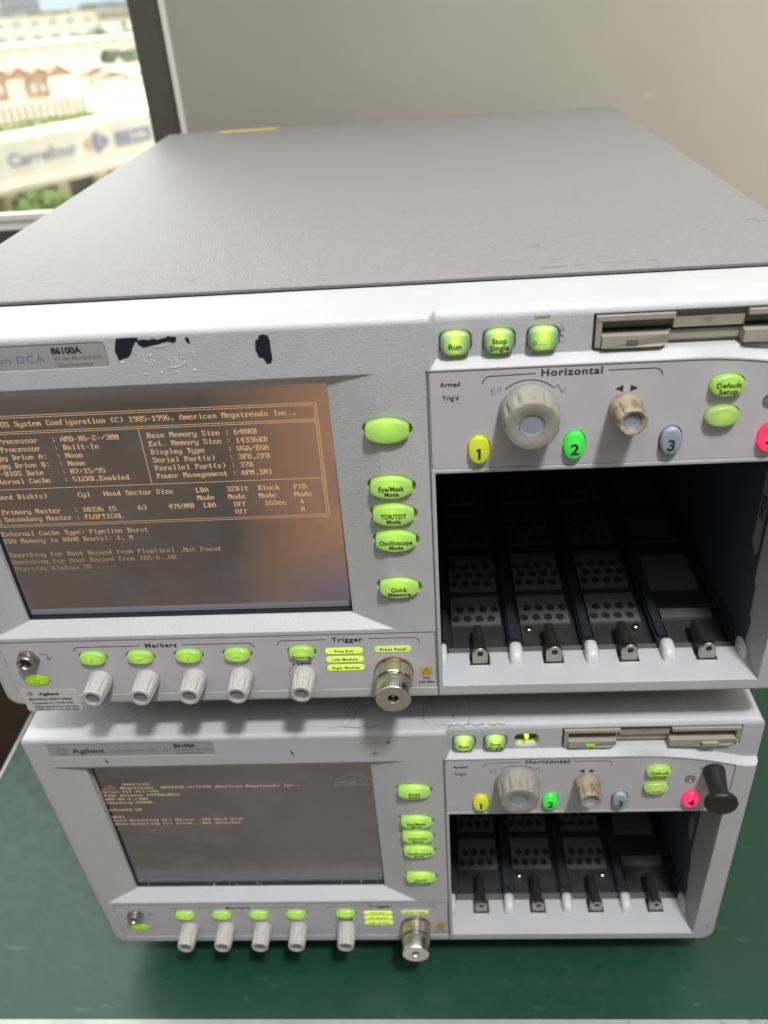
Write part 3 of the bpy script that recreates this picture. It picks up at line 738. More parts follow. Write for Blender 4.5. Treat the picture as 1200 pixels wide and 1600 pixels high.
    # ---- keys
    for k in KEYS:
        kind, x, z, hw, hh, yf, h, leg = k[0], k[1], k[2], k[3], k[4], k[7], k[8], k[9]
        if kind == 'display' and not U:
            def well(bm): prism(bm, P(sell(hw + .5, hh + .45, 3.6)), .0100, .0110)
            w_ = part("open_key_socket", None, bmp(well), M['well'], None, (x * MM, 0, z * MM))
            w_["label"] = "empty lit socket where a key cap is missing"
            def rim(bm):
                a = sell(hw + .5, hh + .45, 3.6); b2 = sell(hw - .3, hh - .4, 3.6)
                pts = [i for i in range(36) if a[i][1] < -.88 * hh]
                for i in pts[:-1]:
                    bm.faces.new([bm.verts.new(p) for p in ((a[i][0] * MM, .0062, a[i][1] * MM), (a[i + 1][0] * MM, .0062, a[i + 1][1] * MM), (b2[i + 1][0] * MM, .0085, b2[i + 1][1] * MM), (b2[i][0] * MM, .0085, b2[i][1] * MM))])
            part("socket_rim", None, bmp(rim), M['well_rim'], w_)
            def spot(bm): lathe(bm, [(.6 * MM, .0100), (1.2 * MM, .0095), (1.3 * MM, .006), (.9 * MM, .0040), (.3 * MM, .0034)], 16)
            part("lamp", None, bmp(spot, 60), M['led_spot'], w_, (0, 0, .0022))
            continue
        mk = {'run': 'key_sq', 'stop': 'key_sq', 'display': 'key_sq', 'c1': 'key_yellow', 'c2': 'key_green', 'c3': 'key_grey', 'c4': 'key_red', 'power': 'key_power', 'local': 'key_dim', 'default': 'key_oval'}.get(kind, 'key_big' if hw > 9 else 'key_oval')
        ko = part("key", "key%s%s%s" % (hw, hh, h), lambda: key_mesh(k), M[mk], None, (x * MM, yf * MM, z * MM))
        if kind in ('c1', 'c2', 'c3', 'c4', 'power', 'run', 'stop', 'display'):
            ko["label"] = {'c1': "yellow-green lit key marked 1", 'c2': "bright green lit key marked 2", 'c3': "unlit grey-blue key marked 3", 'c4': "red lit key marked 4", 'power': "green power key", 'run': "green key marked Run", 'stop': "green key marked Stop Single", 'display': "green key with worn lettering"}[kind]
        if U and kind in ('auto', 'local'): continue
        yl = (-h - (.46 if hw > 9 else .30)) * MM
        def lg(bm, kind=kind, leg=leg, yl=yl):
            if kind[0] == 'c' and kind[1:].isdigit(): put_text(bm, leg[0], 0, -.0012, .0054, yl, 'C', .035); (leg[0] == '1' and ribbon(bm, P([(-.2, 1.1), (-1.5, .1)]), .0008, yl))
            elif kind == 'power':
                ribbon(bm, P(arc(0, -.2, 1.55, 125, 415, 14)), .00036, yl); ribbon(bm, P([(0, -.2), (0, 1.9)]), .00036, yl)
            elif kind == 'm1': ribbon(bm, P([(-.3, .9), (.3, -2.0)]), .0004, yl)
            elif kind == 'm2': ribbon(bm, P([(-1.6, -.6), (1.6, -.6)]), .0004, yl)
            elif kind == 'm3': ribbon(bm, P([(-.1, 1.0), (-.1, -.3)]), .0004, yl); ribbon(bm, P([(.1, -.8), (.15, -2.0)]), .0004, yl)
            elif kind == 'm4':
                for d in (-1.8, -.5, .8): ribbon(bm, P([(d, -.6), (d + .9, -.6)]), .0004, yl)
            elif kind == 'source': put_text(bm, "Source", 0, -.0016, .0020, yl, 'C', .035, 1.1, width=.0100)
            elif kind == 'display' and U:
                put_text(bm, "D", -.0036, -.0012, .0018, yl, 'C', .02); ribbon(bm, P([(-1.6, -1.9), (-1.0, -1.9)]), .0004, yl); ribbon(bm, P([(.1, -1.6), (.2, -2.3)]), .0004, yl); ribbon(bm, P([(3.2, -1.8), (3.7, -1.9)]), .0004, yl)
            elif kind == 'run': put_text(bm, "Run", -.0002, -.0008, .0025, yl, 'C', .038, 1.05)
            elif kind == 'local': put_text(bm, "Local", 0, -.0014, .0018, yl, 'C', .02, 1.05)
            elif hw > 9:
                put_text(bm, leg[0], 0, .0003, .0026, yl, 'C', .035, 1.05, width={'Oscilloscope': .0158, 'TDR/TDT': .0120, 'Eye/Mask': .0118, 'Quick': .0082, 'Auto': .0072}[leg[0]])
                put_text(bm, leg[1], 0, -.0026, .0023, yl, 'C', .035, 1.05, width={'Mode': .0066, 'Measure': .0112, 'Scale': .0072}[leg[1]])
            else:
                put_text(bm, leg[0], 0, .0008, .0024, yl, 'C', .036, 1.05); put_text(bm, leg[1], 0, -.0021, .0024, yl, 'C', .036, 1.05)
        part("legend", "lg" + kind + str(U), bmp(lg), M['print'], ko)
    # ---- knobs
    ko = part("knob", "kb", lambda: knob_mesh('big'), M['knob_worn'], None, (.2850, 0, .1713)); ko["label"] = "large yellowed horizontal scale knob"
    part("insert", "kbi", lambda: disc(5.15, -13.1, .6), M['insert'], ko)
    ko = part("knob", "ks", lambda: knob_mesh('small'), M['knob_dirty'], None, (.3262, 0, .1713)); ko["label"] = "small grimy brown stained knob"
    part("insert", "ksi", lambda: disc(3.35, -13.5, .5), M['insert'], ko)
    for x in (57.2, 83.4, 109.7, 135.4, 169.7):
        ko = part("knob", "km", lambda: knob_mesh('m'), M['knob'], None, (x * MM, 0, .0196))
        part("insert", "kmi", lambda: disc(3.2, -14.6, .75), M['insert_dark'], ko)
    # ---- connectors
    def ncon(bm):
        lathe(bm, [(r * MM, y * MM) for r, y in ((10.4, 0), (10.4, -1.0), (9.9, -1.2), (9.9, -1.6))], 48, mi=1)
        hexr = lambda a, y: 1 / max(.94, cos(((a + pi / 6) % (pi / 3)) - pi / 6) * 1.0) if True else 1
        lathe(bm, [(r * MM, y * MM) for r, y in ((9.6, -1.6), (10.0, -2.0), (10.0, -9.2), (9.5, -9.8), (8.7, -10.0), (8.7, -10.8))], 48, lambda a, y: 1 - .06 * (abs(sin(3 * a)) < .35))
        kn = lambda a, y: 1 - (.012 if int(a / (2 * pi) * 96) % 2 else 0)
        lathe(bm, [(r * MM, y * MM) for r, y in ((9.2, -10.8), (9.4, -11.1), (9.4, -12.6), (8.9, -12.8), (8.9, -13.3), (9.3, -13.5), (9.3, -20.0), (8.9, -20.7), (3.0, -20.4), (2.7, -19.8), (2.6, -13))], 192, kn)
        lathe(bm, [(r * MM, y * MM) for r, y in ((1.1, -13), (1.1, -18.4), (.5, -19))], 12, mi=1)
    no = part("trigger_connector", "ncon", bmp(ncon, 35), M['nickel'], None, (.2183, 0, .0207))
    if len(no.data.materials) < 2: no.data.materials.append(M['brass'])
    def gpost(bm):
        lathe(bm, [(r * MM, y * MM) for r, y in ((5.7, 0), (5.7, -1.6), (5.3, -2.0), (4.8, -2.0), (4.8, -4.6), (4.5, -5.0), (3.6, -5.0), (3.3, -4.7), (3.0, -4), (2.6, -.5))], 36, lambda a, y: (1 / max(.866, cos(((a) % (pi / 3)) - pi / 6)) * .93 if y > -.0019 else 1))
    part("ground_post", "gpost", bmp(gpost, 35), M['nickel_dull'], None, (.0212, 0, .0362))
    def csock(bm):
        lathe(bm, [(r * MM, y * MM) for r, y in ((3.1, .004), (3.1, -.3), (2.5, -.5), (2.1, -.3), (1.9, 1.2), (1.8, 3.0))], 28)
        lathe(bm, [(r * MM, y * MM) for r, y in ((.5, 3.0), (.5, .3), (.25, 0))], 10)
    part("cal_socket", "csock", bmp(csock, 35), M['nickel'], None, (.3864, 0, .1721))
    # ---- floppy drive
    def fl(bm):
        b = lambda a, c, y0, y1, z0, z1, mi=0: box(bm, a * MM, c * MM, y0 * MM, y1 * MM, z0 * MM, z1 * MM, mi)
        b(311.6, 410.8, 9.0, 15.0, 196.6, 211.4, 1)                       # back plate
        b(311.6, 343.2, 3.2, 9.0, 208.9, 211.2); b(372.2, 410.8, 3.2, 9.0, 208.9, 211.2)
        b(311.6, 314.0, 3.4, 9.0, 197.6, 208.7); b(408.6, 410.8, 3.4, 9.0, 198.4, 208.7)
        b(343.4, 372.0, 7.0, 9.0, 208.7, 211.1); b(343.4, 372.0, 6.2, 9.0, 203.9, 208.5); b(341.4, 372.0, 7.6, 9.0, 198.2, 202.6)
        for (xa, xb, xc) in ((314.2, 341.2, 338.6), (371.4, 408.4, 405.6)):
            pts = [(xa, 2.4, 197.4), (xc, 2.4, 197.4), (xb, 3.2, 198.8), (xb, 2.6, 202.8), (xa, 2.6, 202.8)]
            loft(bm, [[(x * MM, y * MM, z * MM) for x, y, z in pts], [(x * MM, .009, z * MM) for x, y, z in pts]])
        b(314.2, 343.2, 8.2, 8.99, 203.2, 204.0, 2); b(372, 408.4, 8.2, 8.99, 203.2, 204.0, 2)
        b(343.4, 372.0, 7.2, 7.5, 202.7, 203.8, 2)
    fo = part("floppy_drive", "fl", bmp(fl), M['floppy'])
    if len(fo.data.materials) < 3: fo.data.materials.append(M['floppy_in']); fo.data.materials.append(M['hole'])
    def fa(bm): poly(bm, P([(355.0, 207.6), (360.2, 207.6), (357.6, 204.8)]), .00612)
    part("insert_arrow", "fa", bmp(fa), M['floppy_in'], fo)
    def fled(bm): box(bm, .3243, .3290, .00225, .003, .1988, .2008)
    part("activity_light", "fled", bmp(fled), M['ledoff' if U else 'led_on'], fo)
    def fej(bm): box(bm, .3895, .3985, .0009, .003, .1984, .2012)
    part("eject_button", "fej", bmp(fej), M['floppy'], fo)
    # ---- module bay
    def liner(bm):
        x0, x1, y0, y1, z0, z1 = .2436, .4106, .0256, .40, .0035, .1430
        q = lambda *p: bm.faces.new([bm.verts.new(v) for v in p])
        q((x0, y0, z0), (x1, y0, z0), (x1, y1, z0), (x0, y1, z0)).material_index = 0
        q((x0, .0425, z1), (x1, .0425, z1), (x1, y1, z1), (x0, y1, z1)).material_index = 0
        q((x0, y1, z0), (x1, y1, z0), (x1, y1, z1), (x0, y1, z1)).material_index = 0
        q((x0, .0425, z0), (x0, y1, z0), (x0, y1, z1), (x0, .0425, z1)).material_index = 0
        q((x1, .0425, z0), (x1, y1, z0), (x1, y1, z1), (x1, .0425, z1)).material_index = 1
    lo = part("module_bay", "liner", bmp(liner), M['bay'])
    if len(lo.data.materials) < 2: lo.data.materials.append(M['bay_wall'])
    # dark edge of the inner wall showing past the bezel's light flank
    def flank(bm):
        pts = [(26, 9.5), (22.5, 12), (21, 30), (24, 33), (24.5, 50), (27.5, 54), (28, 141), (43, 141), (43, 9.5)]
        bm.faces.new([bm.verts.new((.41005, y * MM, z * MM)) for y, z in pts])
    part("inner_flank", "flank", bmp(flank), M['bay_wall'], lo)
    def tagl(bm): bm.faces.new([bm.verts.new((.40985, y * MM, z * MM)) for y, z in ((30.6, 69), (33.5, 66.0), (39.5, 70.5), (39.8, 112), (37.5, 115), (31.2, 115))])
    to_ = part("asset_tag", "tagl", bmp(tagl), M['tag'], lo)
    def tagt(bm):
        put_text(bm, "2928", 0, 0, .0054, 0, 'C', .03, basis=(Vector((.4097, .0352, .094)), Vector((0, 0, 1)), Vector((0, 1, 0))))
    part("number", "tagt", bmp(tagt), M['print'], to_)
    for x in (244.2, 285.6, 327.2, 368.8, 410.0):
        side = x in (244.2, 410.0)
        def rail(bm, x=x):
            a, c = (x - 3.2, x + 3.2) if not side else ((x + .3, x + 4) if x < 300 else (x - 4, x - .3))
            box(bm, a * MM, c * MM, .0275, .38, .0036, .0085)
            box(bm, (a + .9) * MM, (c - .9) * MM, .034, .38, .0086, .0112)
        part("bay_rail", "rail%s" % x, bmp(rail), M['bay'], lo)
        def tooth(bm, x=x):
            a, c = (x - 3.7, x + 3.7) if not side else ((243.6, 247.2) if x < 300 else (406.6, 410.4))
            rings = []
            for t, (y, ztop, ww) in enumerate(((14.2, 9.0, .55), (14.6, 10.8, .82), (15.8, 13.0, .96), (18, 14.7, 1), (22, 15.6, 1), (25.5, 15.8, .97), (26.6, 15.2, .9), (27.0, 14.0, .8))):
                cx = (a + c) / 2; hw = (c - a) / 2 * ww
                ring = [(cx - hw, 7.6), (cx - hw, max(8, ztop - 3.0)), (cx - hw * .8, ztop - 1.0), (cx - hw * .4, ztop), (cx + hw * .4, ztop), (cx + hw * .8, ztop - 1.0), (cx + hw, max(8, ztop - 3.0)), (cx + hw, 7.6)]
                rings.append([(px * MM, y * MM, pz * MM) for px, pz in ring])
            loft(bm, rings)
        part("guide_tooth", "tooth%s" % x, bmp(tooth, 60), M['tooth'], lo)
    def steps(bm):
        box(bm, .2440, .4100, .0262, .0315, .0036, .0068)
    part("bay_step", "steps", bmp(steps), M['bay_metal'], lo)
    for i, x in enumerate(SLOTS):
        rows = ((52, 78), (86, 122), (134, 172), (186, 219), (232, 262), (276, 306)) if i < 3 else ((54, 62), (82, 116), (132, 165), (184, 214), (232, 262))
        def plates(bm, ya, yb, i=i, x=x):
            hw = 14.6
            if True:
                z = 6.2
                box(bm, (x - hw) * MM, (x + hw) * MM, ya * MM, yb * MM, .0037, z * MM)
                if i < 3:
                    nrow = int((yb - ya - 3) / 8.6)
                    for r in range(nrow):
                        for k in range(4):
                            cx = x - 11.8 + 7.0 * k + (2.6 if r % 2 else 0); cy = ya + 5.4 + 8.6 * r
                            bm.faces.new([bm.verts.new(((cx + 2.6 * cos(2 * pi * t / 10)) * MM, (cy + 3.0 * sin(2 * pi * t / 10)) * MM, (z + .06) * MM)) for t in range(10)]).material_index = 1
                else:
                    pass
        for ya, yb in rows:
            po = part("perforated_floor" if i < 3 else "floor_plate", "plates%d_%d" % (i, ya), bmp(lambda bm, ya=ya, yb=yb: plates(bm, ya, yb)), M['bay_metal'], lo)
            if len(po.data.materials) < 2: po.data.materials.append(M['hole'])
        def apron(bm, x=x): box(bm, (x - 14.6) * MM, (x + 14.6) * MM, .0320, .0519, .0037, .0050)
        part("floor_apron", "apron%d" % i, bmp(apron), M['bay_apron'], lo)
        def latch(bm, x=x):
            def sec(w, h, z0): return [(-w, z0), (w, z0)] + [(w * cos(pi * k / 8), z0 + h - w + w * sin(pi * k / 8)) for k in range(9)]
            loft(bm, [[((x + a) * MM, y * MM, b_ * MM) for a, b_ in sec(w, h, 7.0 + dz)] for y, w, h, dz in ((16.2, 4.0, 12.6, 0), (16.6, 4.25, 13.0, 0), (19, 4.25, 13.0, 0))])
            loft(bm, [[((x + a) * MM, y * MM, b_ * MM) for a, b_ in sec(w, h, 8.2)] for y, w, h in ((19, 3.5, 10.4), (24, 3.4, 10.0), (39, 3.1, 8.6), (41.5, 2.6, 7.4), (42.2, 1.6, 5.8))], mi=2)
            ring = [(x + 1.75 * cos(2 * pi * t / 14), 16.2 + 1.75 * sin(2 * pi * t / 14)) for t in range(14)]
            bm.faces.new([bm.verts.new((a * MM, .01612, b_ * MM)) for a, b_ in ring]).material_index = 1
        la = part("module_latch", "latch%d" % i, bmp(latch, 40), M['nickel_dull'], lo)
        if len(la.data.materials) < 3: la.data.materials.append(M['hole']); la.data.materials.append(M['metal_reflecting_dark'])
        if i in (1, 2):
            def screw(bm):
                lathe(bm, [(1.9 * MM, .0025), (1.9 * MM, .0005), (1.2 * MM, 0)], 14)
                bmesh.ops.rotate(bm, verts=bm.verts[:], cent=(0, 0, 0), matrix=Matrix.Rotation(-pi / 2, 3, 'X'))
            part("screw", "screw", bmp(screw, 40), M['nickel'], lo, ((x + (-10.5 if i == 1 else 10.0)) * MM, .046, .0085))
    def bump_(bm): lathe(bm, [(1.0 * MM, .0001), (1.0 * MM, -.0003), (.4 * MM, -.0004)], 12)
    part("screw_plug", "bump", bmp(bump_), M['scuff'], None, (.4189, 0, .0177))
    rnd = random.Random(3 if U else 5)
    # ---- wear
    if U:
        A_ = [(113.3, 214.4), (113.5, 215.0), (117.8, 215.3), (121.3, 215.5), (122.7, 215.2), (122.2, 213.6), (120.4, 212.1), (117.7, 207.3), (116.4, 206.2), (112.3, 205.2), (111.5, 209.6), (112.5, 212.5)]
        B_ = [(121.3, 213.9), (123, 213.8), (126.8, 213.6), (128.8, 214.1), (130.5, 213.5), (134.5, 214.3), (135.3, 214.9), (136.8, 214.6), (138.7, 214.5), (138.6, 212.8), (137.4, 211.7), (134.8, 212.6), (131.4, 211.8), (128.8, 211.3), (126.1, 210.8), (124.2, 210.4), (122.3, 211.6)]
        C_ = [(142.2, 213.7), (143.6, 214.1), (144, 212.8), (143.9, 210.9), (142.8, 211.9)]
        D_ = [(171.4, 211.1), (172.9, 211.7), (173.2, 213.2), (175.3, 213.5), (176.8, 213.1), (177.6, 210.4), (177.6, 203.2), (177, 200.9), (175, 200.5), (173.8, 203.1), (172, 203.7), (171, 206.5)]
        WEAR = (A_, B_, C_, D_)
        def chips(bm, which):
            y = -.00012
            which = WEAR[which]
            for poly_ in (which,):
                out = []
                for i, p in enumerate(poly_):
                    q = poly_[(i + 1) % len(poly_)]
                    for t in (0, .33, .66):
                        out.append((p[0] + (q[0] - p[0]) * t + rnd.uniform(-.16, .16), min(213.3, (p[1] + (q[1] - p[1]) * t) - 1.6 + rnd.uniform(-.16, .16))))
                # keep every point distinct
                clean = []
                for p in out:
                    if not clean or abs(p[0] - clean[-1][0]) + abs(p[1] - clean[-1][1]) > .08: clean.append(p)
                poly(bm, P(clean), y)
        for q_ in range(4): part("bare_patch", None, bmp(lambda bm, q_=q_: chips(bm, q_)), M['bareplastic'], bz_)
        def flakes(bm):
            def blob(x, z, r, sq=1.0):
                bmesh.ops.create_icosphere(bm, subdivisions=1, radius=1.0, matrix=Matrix.Translation((x * MM, 0, z * MM)) @ Matrix.Diagonal((r * MM, .0003, r * sq * MM, 1)))
            lines = [[(123, 207), (123.4, 203.5), (124, 203)], [(132, 205.5), (133.5, 204.6), (134.4, 202), (134.6, 200)], [(136.2, 205), (137, 202.5), (136.6, 200.6)], [(137.8, 209), (139, 206.2), (140, 204)], [(140.6, 208.5), (140.2, 205.5)], [(144.4, 208), (144.8, 205), (144, 206.5), (143, 207.5)], [(133.5, 200.4), (136, 200.2), (139, 201.0), (141, 203.2)], [(126, 204.6), (127.6, 203.4)], [(128.5, 210.0), (131, 209.6), (134, 210.4)]]
            for l in lines:
                for a, c in zip(l[:-1], l[1:]):
                    n = max(2, int(math.hypot(c[0] - a[0], c[1] - a[1]) / .35))
                    for k in range(n):
                        t = k / n; blob(a[0] + (c[0] - a[0]) * t + rnd.uniform(-.12, .12), a[1] + (c[1] - a[1]) * t - 1.0, rnd.uniform(.14, .34))
            for x, z in ((113.6, 202.6), (123, 196.8), (129.4, 197), (136.4, 197.0), (143.8, 197.4), (126, 205)):
                for k in range(3): blob(x + rnd.uniform(-.4, .4), z + rnd.uniform(-.3, .3), rnd.uniform(.3, .55), 1.1)
        part("paint_flake", None, bmp(flakes, 60), M['residue'], bz_)
        def lab(bm):
            pts = rrect(9.2, 41.0, -3.4, 12.7, (1.2, 1.2, 1.5, 1.5), 4)
            prism(bm, P(pts), -.00030, -.00012)
        so2 = part("safety_sticker", None, bmp(lab), M['label'])
        def labt(bm):
            y = -.00034
            for k in range(12):
                a = 2 * pi * k / 12; r = 1.2 if k % 2 else 1.7
                ribbon(bm, P([(14.0 + .6 * cos(a), 9.8 + .6 * sin(a)), (14.0 + r * cos(a), 9.8 + r * sin(a))]), .00038, y)
            put_text(bm, "Agilent", .0187, .0097, .0024, y, 'L', .04, width=.0118)
            put_text(bm, "ELECTRICAL SAFETY CHECK", .0372, .0056, .0016, y, 'R', .05, width=.0250)
            put_text(bm, "Completed on: 19-Feb-2004", .0370, .0027, .0016, y, 'R', .03, width=.0240)
            put_text(bm, "Safety test due on the next", .0392, -.0002, .0016, y, 'R', .03, width=.0255)
            put_text(bm, "calibration / service date", .0392, -.0024, .0014, y, 'R', .03, width=.0255)
        part("lettering", None, bmp(labt), M['print'], so2)
        def ys(bm):
            pts = []
            for k in range(14): pts.append((50.0 + 55 * k / 13, 525.5 + rnd.uniform(-1.4, 1.4)))
            pts = pts + [(105, 536.6), (50, 536.6)]
            bm.faces.new([bm.verts.new((x * MM, y * MM, .21806)) for x, y in pts])
        part("yellow_sticker", None, bmp(ys), M['yellow_tape'], cover)
        def tp(bm):
            poly(bm, P([(286.4, 214.2 - 2.0), (293.0, 214.4 - 2.0), (292.8, 211.4), (286.9, 211.2)]), .00435)
        part("tape_scrap", None, bmp(tp), M['tape'], bz_)
        def st(bm):
            for k in range(46):
                a = rnd.uniform(-1, 1.4); r = rnd.uniform(.10, .30)
                x, z = 297.5 + rnd.gauss(0, 1.2), 204 + rnd.gauss(0, 3.2)
                if abs(x - 290.3) < 7 and abs(z - 203) < 5.5: continue
                poly(bm, P([(x + r * cos(t * pi / 3), z + r * 1.3 * sin(t * pi / 3)) for t in range(6)]), .00444)
        part("stain", None, bmp(st), M['rust'], bz_)
        def top_scuffs(SC):
            def dash(bm, x, y, l, w, a):
                n = 5; P_ = []
                for k in range(n): P_.append((x + (k / (n - 1) - .5) * l * cos(a), y + (k / (n - 1) - .5) * l * sin(a)))
                up = [(p[0], p[1] + w * rnd.uniform(.2, 1)) for p in P_]; dn = [(p[0], p[1] - w * rnd.uniform(.2, 1)) for p in P_]
                bm.faces.new([bm.verts.new((a_ * MM, b_ * MM, .21804)) for a_, b_ in up + dn[::-1]])
            TS.append(dash)
            for x, y, l, w, a in ((300, 50, 12, .5, .05), (312, 51, 4, .4, 0), (330, 52.5, 16, .25, .03), (262, 49, 10, .25, .02), (345, 53, 5, .5, .1), (275, 86, 2, .9, .8), (276.5, 84, 1.6, .8, .8), (295, 84, 8, .4, .3), (296, 87, 6, .3, .3), (408, 112, 7, .5, .35), (410, 108, 6, .5, -.1), (418, 102, 5, .5, -.5), (380, 98, 2, .6, .2), (372, 118, 1.2, .5, .4), (133, 60, 5, .35, .6), (146, 51, 1.2, .5, .3), (195, 56, 5, .3, .1), (196, 49, 1.0, .5, .4), (88, 54, 4, .3, .2), (180, 52, 2, .3, .2), (100, 75, 6, .25, .5), (60, 62, 3, .3, .2), (326, 62, 9, .3, -.1), (300, 62, 14, .25, -.3), (285, 60, 18, .2, -.5)):
                SC.append((x, y, l, w, a))
        SC, TS = [], []; top_scuffs(SC)
        for d_ in SC: part("scuff", None, bmp(lambda bm, d_=d_: TS[0](bm, *d_)), M['rust'], cover)
    else:
        PM = []
        def draw(bm, pts, w):
            if True:
                for a, c in zip(pts[:-1], pts[1:]):
                    d = Vector((c[0] - a[0], c[1] - a[1])); 
                    if d.length < 1e-6: continue
                    n_ = Vector((-d.y, d.x)).normalized() * w
                    bm.faces.new([bm.verts.new(((p[0]) * MM, (p[1]) * MM, .21584)) for p in ((a[0] + n_.x, a[1] + n_.y), (a[0] - n_.x, a[1] - n_.y), (c[0] - n_.x, c[1] - n_.y), (c[0] + n_.x, c[1] + n_.y))])
        if True:
            line = lambda pts, w: PM.append((list(pts), w))
            for x in (184, 191, 231, 238, 249, 258):
                pts = [(x, 31)]
                for k in range(7): pts.append((pts[-1][0] + rnd.uniform(-2, 2.2), pts[-1][1] - rnd.uniform(2, 4)))
                line(pts, .16)
            for x0 in (176, 185, 196, 238, 247, 256, 268):
                pts = [(x0, 6)]
                for k in range(5): pts.append((pts[-1][0] + 2.0, 5.5 + rnd.uniform(-.8, .8)))
                line(pts, rnd.choice((.15, .3)))
            for k in range(26):
                x, y = rnd.uniform(10, 70), rnd.uniform(10, 34); l = rnd.uniform(4, 14)
                line([(x, y), (x + l * .6, y + l * .5)], .12)
        for d_ in PM: part("pencil_mark", None, bmp(lambda bm, d_=d_: draw(bm, *d_)), M['scuff'], bz_)
        def chip(bm):
            for pts in ([(40.2, 198.6), (41.2, 198.4), (42.0, 196.4), (41.6, 194.9), (41.0, 196.0)], [(152.6, 203.4), (153.6, 202.4), (154.4, 199.8), (153.2, 199.9)], [(209.0, 209.0), (211.6, 208.9), (211.0, 207.6), (209.6, 207.9)], [(193.6, 208.6), (195.2, 208.4), (194.6, 207.8)]):
                poly(bm, P(pts), -.00012)
            for k in range(22):
                x, z = 202.5 + rnd.gauss(0, 1.3), 199.4 + rnd.gauss(0, 1.0)
                poly(bm, P([(x + .22 * cos(t * pi / 3), z + .3 * sin(t * pi / 3)) for t in range(6)]), -.00012)
        part("bare_patch", None, bmp(chip), M['bareplastic'], bz_)
        def crumbs(bm):
            for k in range(1):
                x = rnd.uniform(30, 196); r = rnd.uniform(.15, .5)
                bmesh.ops.create_icosphere(bm, subdivisions=1, radius=r * MM, matrix=Matrix.Translation((x * MM, rnd.uniform(.0085, .0118), (56.4 + r * .5) * MM)))
        [part("crumb", None, bmp(crumbs, 60), M['tooth'], so) for k in range(26)]
    return root

low = make_scope(False, "lower grey oscilloscope standing on the green bench, carrying the other one", "oscilloscope", None) if False else None
lower = make_scope(False, "lower of two stacked grey oscilloscopes, standing directly on the green bench", (0, 0, -.028), 0.0)
uppr = make_scope(True, "upper oscilloscope with black paint chips and brown boot screen, stacked on the other", (-.00114, -.00144, .24601 - .028), -.00278)

# black rubber plug in the lower scope's Cal connector
plug = thing("connector_cap", "black rubber plug sticking out of the lower oscilloscope's Cal corner", "connector cap", (.3987, 0, .1795))
plug.rotation_euler = (radians(4), 0, radians(-6))
bm = bmesh.new(); lathe(bm, [(r * MM, y * MM) for r, y in ((6.2, -.2), (6.3, -2), (5.8, -6), (5.3, -14), (5.4, -17), (6.2, -18.5))], 36)
link("sleeve", to_mesh(bm, "sleeve", 45), M['rubber'], plug)
bm = bmesh.new(); lathe(bm, [(r * MM, y * MM) for r, y in ((6.0, -18.2), (8.3, -19.6), (9.0, -20.6), (9.1, -22.6), (8.5, -23.5), (6, -23.9), (2, -24.1))], 40)
link("flange", to_mesh(bm, "flange", 45), M['rubber'], plug)

# ------------------------------------------------------------------ the city below the window
def flat(name, col, rough=.8, var=.12, vscale=.3): return plain(name, col, rough, var=var, vscale=vscale)
MO = dict(white=flat("white_render", (.80, .78, .70)), cream=flat("cream_render", (.74, .68, .54)), roofbrown=flat("brown_tiles", (.36, .26, .18), vscale=.8), brick=flat("brown_brick", (.34, .24, .17), vscale=.7),
          grey=flat("grey_concrete", (.40, .40, .38)), dark=flat("dark_recess", (.10, .11, .12)), strip=flat('strip_glazing', (.17, .18, .19)), dim=flat("grey_panes", (.50, .50, .48)), leaf=flat("leaf_green", (.19, .27, .09), vscale=2), leafd=flat("leaf_dark", (.16, .22, .14), vscale=2), bark=flat("bark", (.15, .11, .07)),  # panes one even pale grey; leaf greens have haze put into the colour
          ground=flat("pale_ground", (.44, .42, .34), vscale=.05, var=.25), road=flat("asphalt", (.30, .29, .28)), blue=flat("hazed_blue_glass", (.58, .68, .76)), pale=flat("hazed_far_render", (.68, .68, .66)),  # blue and pale: distance haze put into the wall colours
          navy=plain("flare_paled_navy_sign", (.30, .31, .44), .6), red=plain("red_sign_paint", (.70, .32, .22), .6), grass=flat("grass_verge", (.30, .34, .17), vscale=1))  # navy is lightened, lens flare put into the sign colour
ZG = -22.0
bm = bmesh.new(); bm.faces.new([bm.verts.new(p) for p in ((-5000, 25, ZG), (3000, 25, ZG), (3000, 5200, ZG), (-5000, 5200, ZG))]); structure("ground", bm, MO['ground'])
# sky: a curved backdrop that glows
mm, nt, N, L, b = mat("bright_sky"); tc = N.new("ShaderNodeTexCoord"); sp = N.new("ShaderNodeSeparateXYZ"); L.new(tc.outputs["Object"], sp.inputs[0])
mr = N.new("ShaderNodeMapRange"); L.new(sp.outputs["Z"], mr.inputs[0]); mr.inputs[1].default_value = 0; mr.inputs[2].default_value = 700
r = ramp(N, L, mr.outputs[0], ((0, (.72, .88, 1.0)), (.12, (.95, .98, 1.0)), (1, (1, 1, 1)))); b.inputs["Base Color"].default_value = (0, 0, 0, 1)
L.new(r.outputs[0], b.inputs["Emission Color"]); m2 = N.new("ShaderNodeMapRange"); L.new(sp.outputs["Z"], m2.inputs[0]); m2.inputs[1].default_value = 250; m2.inputs[2].default_value = 1500; m2.inputs[3].default_value = 1.15; m2.inputs[4].default_value = 4.2
L.new(m2.outputs[0], b.inputs["Emission Strength"])
bm = bmesh.new()
for ia in range(20, 180, 8):
    for ie in range(0, 90, 9):
        q_ = []
        for a, c in ((ia, ie), (ia + 8, ie), (ia + 8, ie + 9), (ia, ie + 9)):
            a, c = radians(a), radians(c); q_.append((4800 * cos(c) * cos(a), 25 + 4800 * cos(c) * sin(a), ZG - 1 + 3600 * sin(c)))
        bm.faces.new([bm.verts.new(p) for p in q_])
bmesh.ops.remove_doubles(bm, verts=bm.verts[:], dist=.5)
structure("sky", bm, mm)

